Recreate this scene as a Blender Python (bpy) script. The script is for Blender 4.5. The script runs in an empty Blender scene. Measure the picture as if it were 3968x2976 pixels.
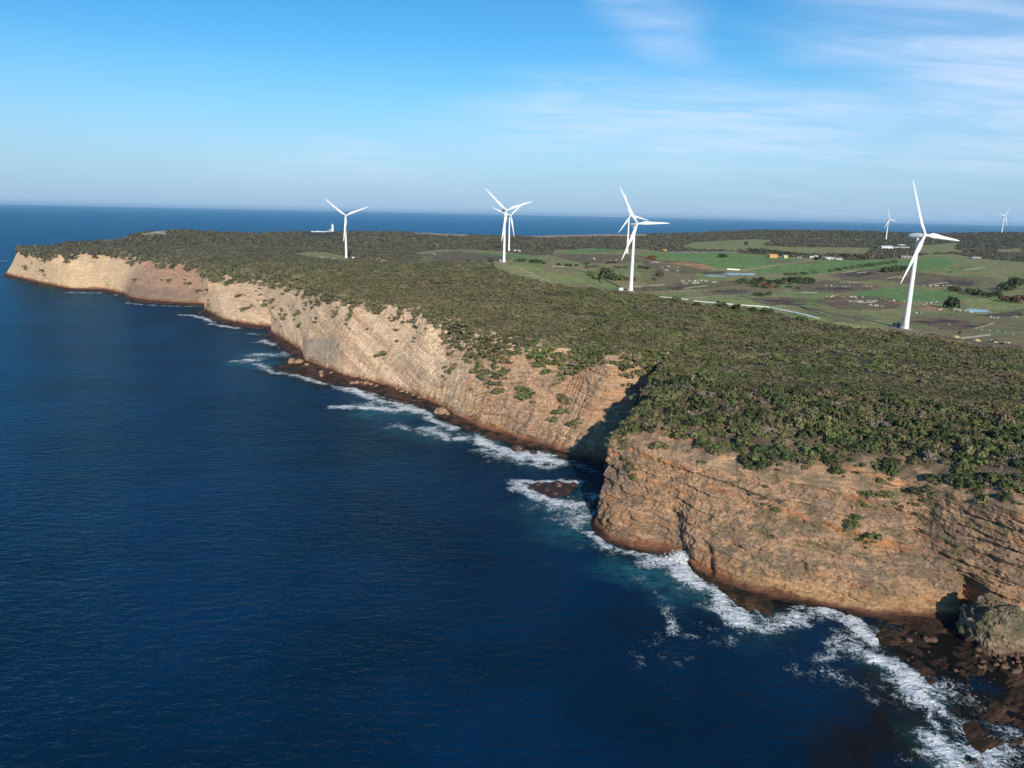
import bpy, math, random
import numpy as np
rng = np.random.default_rng(7); random.seed(7)
SC = bpy.context.scene
COL = SC.collection
rad = math.radians

# ------------------------------------------------------------------ camera
F, CX, CY, HC = 2856.0, 1984.0, 1488.0, 120.0
PITCH, ROLL = rad(13.01), rad(1.2145)
fwd = np.array([0, math.cos(PITCH), -math.sin(PITCH)])
rt0 = np.array([1.0, 0, 0]); up0 = np.cross(rt0, fwd)
RT = math.cos(ROLL)*rt0 + math.sin(ROLL)*up0
UP = -math.sin(ROLL)*rt0 + math.cos(ROLL)*up0
cd = bpy.data.cameras.new('camera'); cam = bpy.data.objects.new('camera', cd); COL.objects.link(cam)
from mathutils import Matrix, Vector
M = Matrix.Identity(4)
for i in range(3):
    M[i][0] = RT[i]; M[i][1] = UP[i]; M[i][2] = -fwd[i]; M[i][3] = (0, 0, HC)[i]
cam.matrix_world = M
cd.sensor_width = 36.0; cd.lens = 36.0*F/3968.0; cd.clip_start = 1.0; cd.clip_end = 200000.0
SC.camera = cam

def ray(u, v):
    return fwd + RT*(u-CX)/F - UP*(v-CY)/F
def un(u, v, z=0.0):
    r = ray(u, v); t = (z-HC)/r[2]
    return np.array([r[0]*t, r[1]*t, z])
def proj(P):
    q = P - np.array([0, 0, HC]); w = np.maximum(q @ fwd, 1e-3)
    return CX + F*(q @ RT)/w, CY - F*(q @ UP)/w

# ------------------------------------------------------------------ noise
_p = np.random.default_rng(3).permutation(256).astype(np.int64); _p = np.concatenate([_p, _p, _p])
_g = np.array([[1,1,0],[-1,1,0],[1,-1,0],[-1,-1,0],[1,0,1],[-1,0,1],[1,0,-1],[-1,0,-1],
               [0,1,1],[0,-1,1],[0,1,-1],[0,-1,-1],[1,1,0],[-1,1,0],[0,-1,1],[0,-1,-1]], float)
def perlin(x, y, z):
    x, y, z = np.broadcast_arrays(np.asarray(x, float), np.asarray(y, float), np.asarray(z, float))
    xi, yi, zi = np.floor(x).astype(np.int64), np.floor(y).astype(np.int64), np.floor(z).astype(np.int64)
    xf, yf, zf = x-xi, y-yi, z-zi
    xi &= 255; yi &= 255; zi &= 255
    fu, fv, fw = [t*t*t*(t*(t*6-15)+10) for t in (xf, yf, zf)]
    out = 0.0
    for dx in (0, 1):
        wx = fu if dx else 1-fu
        a = _p[xi+dx]
        for dy in (0, 1):
            wy = fv if dy else 1-fv
            b = _p[a+yi+dy]
            for dz in (0, 1):
                wz = fw if dz else 1-fw
                g = _g[_p[b+zi+dz] & 15]
                out = out + wx*wy*wz*(g[..., 0]*(xf-dx)+g[..., 1]*(yf-dy)+g[..., 2]*(zf-dz))
    return out
def fbm(x, y, z, sc, octv=4, gain=.5):
    o, a, f = 0.0, 1.0, 1.0/sc
    for k in range(octv):
        o = o + a*perlin(x*f+17.3*k, y*f-9.1*k, z*f+3.7*k); a *= gain; f *= 2.03
    return o
def sstep(a, b, x):
    t = np.clip((x-a)/(b-a), 0, 1); return t*t*(3-2*t)
def mixc(c, d, f):
    f = np.asarray(f)[..., None]; return c*(1-f) + np.asarray(d)*f

# ------------------------------------------------------------------ object helpers
def tag(o, label=None, cat=None, group=None, kind=None):
    for k, val in (('label', label), ('category', cat), ('group', group), ('kind', kind)):
        if val: o[k] = val
    return o
def fast_mesh(name, V, Q, col=None, mat=None, smooth=False, attrs=None):
    me = bpy.data.meshes.new(name)
    V = np.ascontiguousarray(V, np.float32).reshape(-1, 3); Q = np.ascontiguousarray(Q, np.int32)
    k = Q.shape[1]
    me.vertices.add(len(V)); me.vertices.foreach_set('co', V.ravel())
    me.loops.add(Q.size); me.loops.foreach_set('vertex_index', Q.ravel())
    me.polygons.add(len(Q)); me.polygons.foreach_set('loop_start', np.arange(0, Q.size, k, dtype=np.int32))
    me.update(calc_edges=True)
    me.polygons.foreach_set('use_smooth', np.full(len(Q), smooth, bool))
    if col is not None:
        ca = me.color_attributes.new('Col', 'FLOAT_COLOR', 'POINT')
        c4 = np.ones((len(V), 4), np.float32); c4[:, :3] = np.asarray(col).reshape(-1, 3)
        ca.data.foreach_set('color', c4.ravel())
    for nm, arr in (attrs or {}).items():
        at_ = me.attributes.new(nm, 'FLOAT', 'POINT'); at_.data.foreach_set('value', np.ascontiguousarray(arr, np.float32).ravel())
    if mat: me.materials.append(mat)
    return me
def link(name, me, parent=None, loc=None):
    o = bpy.data.objects.new(name, me); COL.objects.link(o)
    if parent: o.parent = parent
    if loc is not None: o.location = loc
    return o
def empty(name, loc, rz=0.0):
    o = bpy.data.objects.new(name, None); COL.objects.link(o)
    o.location = loc; o.rotation_euler = (0, 0, rz); o.empty_display_size = 2; return o
def grid_quads(nr, nc):
    i = np.arange(nr*nc).reshape(nr, nc)
    return np.stack([i[:-1, :-1], i[1:, :-1], i[1:, 1:], i[:-1, 1:]], -1).reshape(-1, 4)

class MB:
    """collects shapes into one mesh"""
    def __init__(s): s.v = []; s.f = []
    def add(s, vs, fs):
        b = len(s.v); s.v += [tuple(p) for p in vs]; s.f += [tuple(b+i for i in f) for f in fs]
    def box(s, c, d, rz=0.0, taper=1.0):
        x, y, z = d[0]/2, d[1]/2, d[2]/2; ca, sa = math.cos(rz), math.sin(rz); vs = []
        for k, zz in ((1, -z), (taper, z)):
            for px, py in ((-x, -y), (x, -y), (x, y), (-x, y)):
                px *= k; py *= k
                vs.append((c[0]+px*ca-py*sa, c[1]+px*sa+py*ca, c[2]+zz))
        s.add(vs, [(3, 2, 1, 0), (4, 5, 6, 7), (0, 1, 5, 4), (1, 2, 6, 5), (2, 3, 7, 6), (3, 0, 4, 7)])
    def rings(s, rings, cap=True):
        n = len(rings[0]); vs = [p for r in rings for p in r]; fs = []
        for k in range(len(rings)-1):
            for j in range(n):
                a, b = k*n+j, k*n+(j+1) % n; fs.append((a, b, b+n, a+n))
        if cap: fs.append(tuple(reversed(range(n)))); fs.append(tuple(range((len(rings)-1)*n, len(rings)*n)))
        s.add(vs, fs)
    def lathe(s, prof, n=20, c=(0, 0, 0)):
        s.rings([[(c[0]+r*math.cos(2*math.pi*j/n), c[1]+r*math.sin(2*math.pi*j/n), c[2]+z) for j in range(n)] for r, z in prof])
    def tube(s, p, q, r, r2=None, n=8):
        p, q = Vector(p), Vector(q); d = (q-p).normalized()
        a = d.orthogonal().normalized(); b = d.cross(a); r2 = r if r2 is None else r2
        s.rings([[tuple(o+(a*math.cos(2*math.pi*j/n)+b*math.sin(2*math.pi*j/n))*rr) for j in range(n)] for o, rr in ((p, r), (q, r2))])
    def gable(s, c, L, W, h, rz=0.0, over=.4):
        ca, sa = math.cos(rz), math.sin(rz); pts = []
        x, y = L/2+over, W/2+over
        for px, py, pz in ((-x, -y, 0), (x, -y, 0), (x, y, 0), (-x, y, 0), (-x, 0, h), (x, 0, h)):
            pts.append((c[0]+px*ca-py*sa, c[1]+px*sa+py*ca, c[2]+pz))
        s.add(pts, [(0, 1, 5, 4), (2, 3, 4, 5), (0, 4, 3), (1, 2, 5), (3, 2, 1, 0)])
    def build(s, name, mat, parent=None, smooth=False, loc=None):
        me = bpy.data.meshes.new(name); me.from_pydata(s.v, [], s.f); me.update()
        me.materials.append(mat)
        if smooth:
            me.polygons.foreach_set('use_smooth', np.full(len(me.polygons), True, bool))
            if hasattr(me, 'set_sharp_from_angle'): me.set_sharp_from_angle(angle=rad(40))
        return link(name, me, parent, loc)

# ------------------------------------------------------------------ materials
def node_mat(name):
    m = bpy.data.materials.new(name); m.use_nodes = True
    nt = m.node_tree; return m, nt, nt.nodes['Principled BSDF']
def simple(name, col, rough=.6, var=.12, scale=1.5, metal=0.0):
    m, nt, b = node_mat(name); N, L = nt.nodes, nt.links
    no = N.new('ShaderNodeTexNoise'); no.inputs['Scale'].default_value = scale; no.inputs['Detail'].default_value = 5
    tc = N.new('ShaderNodeTexCoord'); L.new(tc.outputs['Object'], no.inputs['Vector'])
    mr = N.new('ShaderNodeMapRange'); mr.inputs['To Min'].default_value = 1-var; mr.inputs['To Max'].default_value = 1+var
    L.new(no.outputs['Fac'], mr.inputs['Value'])
    mx = N.new('ShaderNodeMix'); mx.data_type = 'RGBA'; mx.blend_type = 'MULTIPLY'; mx.inputs['Factor'].default_value = 1
    mx.inputs['A'].default_value = (*col, 1); L.new(mr.outputs['Result'], mx.inputs['B'])
    L.new(mx.outputs['Result'], b.inputs['Base Color']); b.inputs['Roughness'].default_value = rough; b.inputs['Metallic'].default_value = metal
    return m
def vcol_mat(name, rough=.9, scales=((1.2, .35), (7.0, .2)), bump=None, spec=.2, hue=0.0, transl=0.0, objrand=False):
    """colour from the mesh's own albedo attribute, broken up by object-space noise"""
    m, nt, b = node_mat(name); N, L = nt.nodes, nt.links
    ca = N.new('ShaderNodeVertexColor'); ca.layer_name = 'Col'; cur = ca.outputs['Color']
    ge = N.new('ShaderNodeNewGeometry')
    for sc_, am in scales:
        no = N.new('ShaderNodeTexNoise'); no.inputs['Scale'].default_value = 1.0/sc_; no.inputs['Detail'].default_value = 6; no.inputs['Roughness'].default_value = .65
        L.new(ge.outputs['Position'], no.inputs['Vector'])
        mr = N.new('ShaderNodeMapRange'); mr.inputs['From Min'].default_value = .3; mr.inputs['From Max'].default_value = .7
        mr.inputs['To Min'].default_value = 1-am; mr.inputs['To Max'].default_value = 1+am
        L.new(no.outputs['Fac'], mr.inputs['Value'])
        mx = N.new('ShaderNodeMix'); mx.data_type = 'RGBA'; mx.blend_type = 'MULTIPLY'; mx.inputs['Factor'].default_value = 1
        L.new(cur, mx.inputs['A']); L.new(mr.outputs['Result'], mx.inputs['B']); cur = mx.outputs['Result']
    if objrand:
        oi = N.new('ShaderNodeObjectInfo'); hs = N.new('ShaderNodeHueSaturation')
        m1 = N.new('ShaderNodeMapRange'); m1.inputs['To Min'].default_value = .475; m1.inputs['To Max'].default_value = .52
        m2 = N.new('ShaderNodeMapRange'); m2.inputs['To Min'].default_value = .65; m2.inputs['To Max'].default_value = 1.3
        wn = N.new('ShaderNodeTexWhiteNoise'); wn.noise_dimensions = '1D'; L.new(oi.outputs['Random'], wn.inputs['W'])
        L.new(oi.outputs['Random'], m1.inputs['Value']); L.new(wn.outputs['Value'], m2.inputs['Value'])
        L.new(m1.outputs['Result'], hs.inputs['Hue']); L.new(m2.outputs['Result'], hs.inputs['Value']); L.new(cur, hs.inputs['Color']); cur = hs.outputs['Color']
    L.new(cur, b.inputs['Base Color']); b.inputs['Roughness'].default_value = rough; b.inputs['Specular IOR Level'].default_value = spec
    if bump:
        no = N.new('ShaderNodeTexNoise'); no.inputs['Scale'].default_value = 1.0/bump[0]; no.inputs['Detail'].default_value = 8; no.inputs['Roughness'].default_value = .65
        L.new(ge.outputs['Position'], no.inputs['Vector'])
        bp = N.new('ShaderNodeBump'); bp.inputs['Strength'].default_value = bump[1]; bp.inputs['Distance'].default_value = bump[2]
        L.new(no.outputs['Fac'], bp.inputs['Height']); L.new(bp.outputs['Normal'], b.inputs['Normal'])
    if transl:
        tr = N.new('ShaderNodeBsdfTranslucent'); L.new(cur, tr.inputs['Color'])
        ms = N.new('ShaderNodeMixShader'); ms.inputs['Fac'].default_value = transl
        out = N['Material Output']; L.new(b.outputs['BSDF'], ms.inputs[1]); L.new(tr.outputs['BSDF'], ms.inputs[2]); L.new(ms.outputs['Shader'], out.inputs['Surface'])
    return m

M_CLIFF = vcol_mat('cliff_rock', .92, ((.9, .25), (5.0, .15)), bump=(1.1, .9, .5))
def add_bedding(m):
    # thin beds: noise drawn out along the bedding, in the rock's own colour and relief
    nt = m.node_tree; N, L = nt.nodes, nt.links; b = N['Principled BSDF']; ge = N.new('ShaderNodeNewGeometry')
    mp = N.new('ShaderNodeMapping'); mp.inputs['Rotation'].default_value = (0, rad(-7), 0); mp.inputs['Scale'].default_value = (.07, .07, 1.5); L.new(ge.outputs['Position'], mp.inputs['Vector'])
    no = N.new('ShaderNodeTexNoise'); no.inputs['Scale'].default_value = 1.0; no.inputs['Detail'].default_value = 6; no.inputs['Roughness'].default_value = .7; no.inputs['Distortion'].default_value = .25; L.new(mp.outputs['Vector'], no.inputs['Vector'])
    mr = N.new('ShaderNodeMapRange'); mr.inputs['From Min'].default_value = .32; mr.inputs['From Max'].default_value = .68; mr.inputs['To Min'].default_value = .74; mr.inputs['To Max'].default_value = 1.26; L.new(no.outputs['Fac'], mr.inputs['Value'])
    src = b.inputs['Base Color'].links[0].from_socket; mx = N.new('ShaderNodeMix'); mx.data_type = 'RGBA'; mx.blend_type = 'MULTIPLY'; mx.inputs['Factor'].default_value = 1
    L.new(src, mx.inputs['A']); L.new(mr.outputs['Result'], mx.inputs['B']); L.new(mx.outputs['Result'], b.inputs['Base Color'])
    old = b.inputs['Normal'].links[0].from_socket; bp = N.new('ShaderNodeBump'); bp.inputs['Strength'].default_value = .9; bp.inputs['Distance'].default_value = .8; L.new(no.outputs['Fac'], bp.inputs['Height']); L.new(old, bp.inputs['Normal']); L.new(bp.outputs['Normal'], b.inputs['Normal'])
add_bedding(M_CLIFF)
M_GROUND = vcol_mat('plateau_soil', .95, ((1.6, .25), (12.0, .22)), bump=(2.0, .6, .5))
M_LEAF = vcol_mat('scrub_leaves', .75, ((1.0, .2),), spec=.25, transl=.15)
M_SHRUB = vcol_mat('shrub_leaves', .75, ((1.0, .2),), spec=.25, transl=.15, objrand=True)
M_WHITE = simple('white_painted_steel', (.72, .72, .71), .45, .04, .3)
M_GREYST = simple('grey_steel', (.35, .36, .37), .5)
M_ROOF = simple('pale_sheet_roof', (.66, .66, .64), .5, .1, .5)
M_WALL = simple('white_wall', (.78, .77, .73), .7, .06, .4)
M_DARKWALL = simple('weathered_wall', (.3, .28, .25), .8, .15, .4)
M_DARK = simple('dark_opening', (.03, .03, .035), .7)
M_GLASS = simple('lantern_glass', (.10, .13, .15), .15)
M_RED = simple('lantern_red', (.45, .08, .05), .5)
M_KIOSK = simple('kiosk_blue', (.05, .09, .14), .6)
M_KIOSKG = simple('kiosk_grey', (.55, .56, .55), .6)
M_WOOD = simple('weathered_wood', (.33, .29, .23), .9)
M_POST = simple('pale_post', (.55, .52, .42), .9)
M_CONC = simple('pale_concrete', (.25, .24, .20), .9, .25, 1.0)
M_HAY = simple('orange_hay', (.55, .30, .13), .95, .25, .8)
M_HAYP = simple('pale_hay', (.55, .45, .25), .95, .25, .8)
M_ROCK = simple('boulder_rock', (.30, .19, .115), .95, .35, .5)
M_BROCK = simple('brown_boulder_rock', (.115, .065, .042), .9, .35, .5)
M_WETROCK = simple('wet_reef_rock', (.045, .024, .017), .5, .4, .5)
M_TRUNK = simple('grey_bark', (.2, .17, .14), .95, .3, 2)
#PART2
# ------------------------------------------------------------------ land heights
HUB = 68.0
TURB = [  # x, y, ground z, rotor angle (deg, clockwise seen from the front)
    (290.5, 542.7, 42.75, -25.0), (121.2, 767.7, 44.0, -32.0), (-14.3, 1007.5, 56.2, -48.5), (-275.9, 1222.5, 43.5, -52.0),
    (207.8, 1384.5, 52.8, -19.0), (-11.6, 1464.7, 48.0, 50.0), (1301.5, 2641.3, 59.8, -19.0), (1988.0, 3084.5, 84.2, 40.0)]
CTRL = [t[:3] for t in TURB]
for u, v, z in ((70, 957, 46), (316, 940, 50.5), (500, 925, 53), (547, 895, 55), (700, 889, 55), (836, 895, 54), (1007, 901, 54),
                (1250, 890, 54), (1600, 898, 51.7), (1950, 912, 45.6), (2150, 908, 47.7), (2300, 905, 49), (2600, 902, 58),
                (2907, 886, 76), (3400, 897, 75), (3631, 908, 69.6), (3881, 902, 83), (3968, 906, 81),
                (2200, 1107, 50), (2531, 1143, 44), (3142, 1244, 43), (3788, 1346, 42), (2870, 1063, 38), (3200, 1165, 40),
                (3790, 1205, 39.5), (3600, 1030, 46), (3180, 1000, 45), (2800, 945, 52), (2800, 974, 48), (1844, 1017, 55), (3650, 985, 50), (2620, 980, 47),
                (1700, 975, 48), (1150, 985, 47)):
    CTRL.append(tuple(un(u, v, z)))
CTRL += [(-35, 575, 52), (-85, 625, 53), (-145, 720, 53), (-230, 880, 51.5), (45, 490, 50), (112, 466, 47), (98, 340, 46.5), (150, 312, 46.5), (190, 300, 46),
         (260, 350, 42.5), (330, 420, 42), (-330, 960, 50.5), (-430, 1110, 52), (-560, 1220, 52), (-700, 1250, 49.5), (500, 500, 42), (900, 900, 44), (1900, 1900, 55), (2600, 2600, 75)]
CTRL = np.array(CTRL, float)
def _tps():
    X = CTRL[:, :2]/1000.0; n = len(X)
    r = np.hypot(*(X[:, None]-X[None]).transpose(2, 0, 1)); K = np.where(r > 0, r*r*np.log(r+1e-12), 0) + np.eye(n)*1e-4
    P = np.c_[np.ones(n), X]; A = np.block([[K, P], [P.T, np.zeros((3, 3))]])
    return np.linalg.solve(A, np.r_[CTRL[:, 2], np.zeros(3)])
_w = _tps()
def plat(x, y):
    x = np.asarray(x, float); y = np.asarray(y, float); sh = x.shape; x = x.ravel()/1000; y = y.ravel()/1000; out = np.empty(len(x))
    for a in range(0, len(x), 100000):
        s = slice(a, a+100000)
        r2 = (x[s, None]-CTRL[None, :, 0]/1000)**2+(y[s, None]-CTRL[None, :, 1]/1000)**2
        out[s] = (.5*r2*np.log(r2+1e-18)) @ _w[:-3] + _w[-3]+_w[-2]*x[s]+_w[-1]*y[s]
    return out.reshape(sh)
def rough(x, y):
    d = np.hypot(x, y)
    return .9*fbm(x, y, 0*x, 60, 3)*sstep(250, 500, d) + .2*fbm(x, y, 0*x+5, 9, 2)
def gz(x, y):
    x, y = np.atleast_1d(np.asarray(x, float)), np.atleast_1d(np.asarray(y, float))
    return plat(x, y) + rough(x, y)
_D = np.geomspace(250, 3600, 500)
def at(u, v, lift=0.0):
    """the point of the plateau ground seen at a photo pixel"""
    r = ray(u, v); k = _D/r[1]; X = r[0]*k; Y = r[1]*k; Z = HC+r[2]*k
    below = np.nonzero(Z < gz(X, Y)+lift)[0]
    if len(below) == 0: return np.array([X[-1], Y[-1], gz(X[-1:], Y[-1:])[0]])
    i = max(below[0], 1); a, b = k[i-1], k[i]
    for _ in range(12):
        m = (a+b)/2
        if HC+r[2]*m < gz(r[0]*m, r[1]*m)[0]+lift: b = m
        else: a = m
    return np.array([r[0]*b, r[1]*b, gz(r[0]*b, r[1]*b)[0]])

# ------------------------------------------------------------------ coast stations, right to left
SKY_U = [0, 70, 316, 500, 547, 700, 836, 1007, 1250, 1600, 1950, 2150, 2300, 2600, 2907, 3400, 3631, 3881, 3968, 5200]
SKY_Y = [1350, 1350, 1420, 1530, 1880, 2130, 2060, 2010, 2390, 2540, 2540, 2730, 2930, 2980, 3270, 3370, 3240, 3240, 3240, 3300]
def W0(u, v): return un(u, v, 0.0)[:2]
def B_(u, v, z): return un(u, v, z)
# (shelf edge xy, cliff foot xy, brink xyz, slope top xy, far azimuth, profile exponent, bush cover on the cliff)
ST = [
    ((150, 20), (420, 120), (420, 165, 42), (490, 240), 52, 1.1, .15),
    ((110, 70), (270, 165), (275, 196, 41), (340, 280), 47, 1.1, .15),
    ((88, 112), (205, 186), (212, 214, 39), (255, 295), 43, 1.1, .15),
    (W0(3640, 2840), W0(3968, 2430), B_(3968, 1990, 36.5), (205, 302), 39.5, 1.15, .15),
    (W0(3560, 2690), W0(3800, 2405), B_(3760, 1930, 35.5), (176, 306), 37, 1.15, .15),
    (W0(3400, 2560), W0(3660, 2395), B_(3500, 1850, 34.5), (152, 310), 35, 1.15, .12),
    (W0(3340, 2440), W0(3422, 2388), B_(3300, 1850, 33), (134, 315), 33, 1.15, .12),
    (W0(3220, 2368), W0(3230, 2356), B_(3100, 1850, 32), (121, 318), 31, 1.15, .12),
    (W0(3000, 2390), W0(3000, 2318), B_(2950, 1830, 31.5), (110, 321), 29.5, 1.15, .10),
    (W0(2930, 2420), W0(2900, 2296), B_(2850, 1810, 31), (104, 323), 28.8, 1.15, .10),
    (W0(2800, 2310), W0(2790, 2262), B_(2740, 1800, 31), (99, 324), 28.2, 1.15, .08),
    (W0(2690, 2232), W0(2692, 2222), B_(2640, 1770, 31), (96, 325), 27.6, 1.15, .06),
    (W0(2648, 2170), W0(2652, 2164), B_(2560, 1750, 31), (94, 326), 27.2, 1.15, .06),
    (W0(2566, 2148), W0(2570, 2142), B_(2500, 1740, 31), (93, 327), 26.8, 1.15, .06),
    (W0(2465, 2140), W0(2468, 2134), B_(2440, 1720, 31), (92.5, 329), 26.4, 1.15, .06),
    (W0(2359, 2108), W0(2363, 2100), B_(2390, 1705, 30.5), (92.5, 331), 26, 1.15, .06),
    (W0(2289, 2050), W0(2295, 2040), B_(2352, 1701, 30.5), (93, 334), 25.5, 1.1, .06),
    ((33, 279), (35.5, 281), (43, 287, 31.5), (95, 340), 25, 1.0, .06),
    ((37, 290), (39.5, 290), B_(2433, 1669, 33.5), (98, 346), 24.3, 1.0, .06),
    ((43, 301), (46, 300), B_(2487, 1560, 38), (101, 354), 23.5, 1.0, .06),
    ((51, 314), (54, 312), B_(2525, 1452, 42), (107, 388), 22.3, 1.0, .06),
    ((58, 325), (61, 324), B_(2569, 1398, 44), (113, 422), 20.5, .95, .06),
    ((62, 333), (66, 335), B_(2600, 1368, 45.2), (121, 452), 18.2, .85, .06),
    ((55, 340), (60, 344), B_(2580, 1366, 45.5), (118, 470), 16.5, .8, .1),
    (W0(2306, 1796), (46, 349), B_(2500, 1372, 45), (107, 475), 14.5, .95, .15),
    (W0(2197, 1780), W0(2200, 1768), B_(2376, 1383, 45), (90, 478), 12.5, 1.0, .25),
    (W0(2097, 1750), W0(2100, 1730), B_(2271, 1352, 45), (72, 483), 10.8, 1.0, .3),
    (W0(1948, 1716), W0(1955, 1690), B_(2147, 1349, 45), (50, 492), 8.5, 1.05, .35),
    (W0(1849, 1690), W0(1862, 1662), B_(1958, 1320, 46), (16, 525), 5, 1.1, .45),
    (W0(1749, 1645), W0(1765, 1615), B_(1824, 1274, 48), (-10, 555), 2.5, 1.2, .5),
    (W0(1690, 1608), W0(1705, 1580), B_(1749, 1234, 49.5), (-28, 575), .5, 1.25, .25),
    (W0(1600, 1580), W0(1625, 1545), B_(1663, 1224, 49.5), (-44, 592), -1, 1.3, .1),
    (W0(1514, 1545), W0(1550, 1515), B_(1604, 1199, 50), (-60, 612), -2.5, 1.3, .06),
    (W0(1378, 1510), W0(1430, 1482), B_(1491, 1181, 50), (-86, 650), -4.5, 1.35, .05),
    (W0(1265, 1492), W0(1330, 1458), B_(1378, 1160, 51), (-112, 690), -6.3, 1.35, .05),
    (W0(1152, 1462), W0(1260, 1430), B_(1300, 1140, 51), (-130, 720), -7.8, 1.35, .06),
    (W0(1040, 1440), W0(1180, 1400), B_(1235, 1118, 51), (-150, 760), -9.2, 1.35, .12),
    (W0(1125, 1385), W0(1170, 1368), B_(1190, 1085, 50), (-172, 800), -10.5, 1.3, .25),
    (W0(1085, 1348), W0(1125, 1335), B_(1134, 1064, 49), (-200, 860), -12, 1.35, .55),
    (W0(1020, 1305), W0(1050, 1290), B_(1060, 1056, 48), (-240, 910), -13.7, 1.35, .6),
    (W0(1053, 1282), W0(1062, 1272), B_(980, 1044, 47), (-278, 950), -15, 1.35, .55),
    (W0(926, 1269), W0(935, 1255), B_(881, 1050, 45), (-318, 980), -16.3, 1.3, .3),
    (W0(849, 1255), W0(862, 1240), B_(835, 1058, 43), (-345, 1000), -17.2, 1.2, .12),
    (W0(776, 1210), W0(790, 1200), B_(806, 1066, 41), (-362, 1015), -18, 1.1, .15),
    (W0(793, 1188), W0(800, 1180), B_(770, 1024, 46), (-392, 1045), -19.3, 1.2, .4),
    (W0(690, 1184), W0(700, 1176), B_(732, 1007, 50), (-425, 1095), -20.8, 1.2, .35),
    (W0(570, 1178), W0(590, 1168), B_(642, 998, 51), (-478, 1150), -22.6, 1.2, .12),
    (W0(490, 1168), W0(505, 1155), B_(560, 985, 52), (-528, 1190), -24.2, 1.2, .1),
    (W0(470, 1146), W0(476, 1138), B_(511, 976, 52), (-560, 1205), -25.3, 1.15, .1),
    (W0(384, 1132), W0(390, 1124), B_(420, 973, 50.5), (-605, 1215), -26.2, 1.15, .06),
    (W0(253, 1127), W0(262, 1120), B_(300, 985, 47.5), (-660, 1225), -27.6, 1.1, .1),
    (W0(150, 1106), W0(160, 1097), B_(190, 985, 46), (-715, 1240), -28.8, 1.05, .15),
    (W0(60, 1085), W0(66, 1076), B_(120, 972, 45), (-770, 1255), -29.8, .95, .1),
    (W0(4, 1072), W0(16, 1062), B_(72, 958, 44), (-800, 1262), -30.6, .85, .05),
    ((-852, 1314), (-846, 1312), (-806, 1300, 44), (-800, 1290), -30.9, .85, .05),
]
n_st = len(ST)
stW = np.array([s[0] for s in ST], float); stC = np.array([s[1] for s in ST], float)
stB = np.array([s[2] for s in ST], float); stI = np.array([s[3] for s in ST], float)
stR = np.array([s[4] for s in ST], float); stE = np.array([s[5] for s in ST]); stV = np.array([s[6] for s in ST])
# column spacing follows distance, so near rock is finely cut
mid = .5*stC+.5*stB[:, :2]
seg = np.maximum(np.hypot(*np.diff(stC, axis=0).T), np.hypot(*np.diff(stB[:, :2], axis=0).T)); dist = np.hypot(*(.5*(mid[1:]+mid[:-1])).T)
ncol = np.maximum(4, (seg/(dist/737*1.05))).astype(int); ncol[:2] = ncol[:2]//3
idx = np.concatenate([np.arange(n)/n+i for i, n in enumerate(ncol)]+[[n_st-1.0]])
def samp(A): return np.stack([np.interp(idx, np.arange(n_st), A[:, k]) for k in range(A.shape[1])], 1)
def smooth(A, w):
    k = np.hanning(2*w+3)[1:-1]; k /= k.sum(); Ap = np.concatenate([np.repeat(A[:1], w, 0), A, np.repeat(A[-1:], w, 0)])
    return np.stack([np.convolve(Ap[:, j], k, 'valid') for j in range(A.shape[1])], 1)
W, C, B, I = smooth(samp(stW), 9), smooth(samp(stC), 7), smooth(samp(stB), 12), smooth(samp(stI), 25)
REV = smooth(samp(np.c_[stR, stE, stV]), 15); azR, EX, VC = REV.T
NC = len(C)
s_m = np.r_[0, np.cumsum(np.hypot(*np.diff(.5*C+.5*B[:, :2], axis=0).T))]
uR = CX + F*np.tan(np.radians(azR))
yR = np.interp(uR, SKY_U, SKY_Y)
Rr = smooth(np.c_[yR*np.tan(np.radians(azR)), yR], 5)
zz = np.zeros(NC)
# ragged outlines
jb = 3.2*fbm(s_m, zz, zz, 16, 4)+1.2*fbm(s_m, zz+4, zz, 3, 2)
inl = I-C; inl /= np.linalg.norm(inl, axis=1)[:, None]
cb = B[:, :2]-C; lcb = np.linalg.norm(cb, axis=1); 
amp = np.clip(lcb/25, .25, 1)
Bj = inl*(jb*amp)[:, None]; Bz = .35*jb*amp
W += inl*(2.6*fbm(s_m, zz+9, zz, 14, 4)*np.clip(np.linalg.norm(W-C, axis=1)/8, .15, 1.4))[:, None]
Cj = inl*(1.3*fbm(s_m, zz+3, zz, 9, 3))[:, None]

# ------------------------------------------------------------------ cliffs: shelf, rock face, slope
NS, NP, NT = 44, 190, 74
sea = -inl
def facade():
    rows = []
    wt = np.linspace(0, 1, NS)
    out = (W-C)/np.maximum(np.linalg.norm(W-C, axis=1), .1)[:, None]
    shelfw = np.linalg.norm(W-C, axis=1)
    for k, t in enumerate(wt):
        p = W+(C+Cj-W)*t
        z = -2.2+2.3*sstep(0, .16, t)+.7*t**2.2
        rows.append(np.c_[p, np.full(NC, z)])
    pp = np.linspace(0, 1, NP+1)[1:]
    for p in pp:
        h = p**EX
        rows.append(np.c_[C+(B[:, :2]-C)*h[:, None]+Bj*p**6+Cj*(1-p)**7, .8+(B[:, 2]-.8)*p+Bz*p**6])
    tt = (np.linspace(0, 1, NT+1)[1:])**1.25; Bt = np.c_[B[:, :2]+Bj, B[:, 2]+Bz]
    zI = plat(I[:, 0], I[:, 1])
    for t in tt:
        q = Bt[:, :2]+(I-Bt[:, :2])*t
        zlin = Bt[:, 2]+(zI-Bt[:, 2])*(1-(1-t)**2.9)
        zp = plat(q[:, 0], q[:, 1]); w = sstep(.55, 1, t)
        rows.append(np.c_[q, zlin*(1-w)+zp*w])
    return np.array(rows), tt
G, TT = facade()
NR = len(G)
S2 = np.broadcast_to(s_m, (NR, NC)); X, Y, Z = G[..., 0].copy(), G[..., 1].copy(), G[..., 2].copy()
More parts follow.
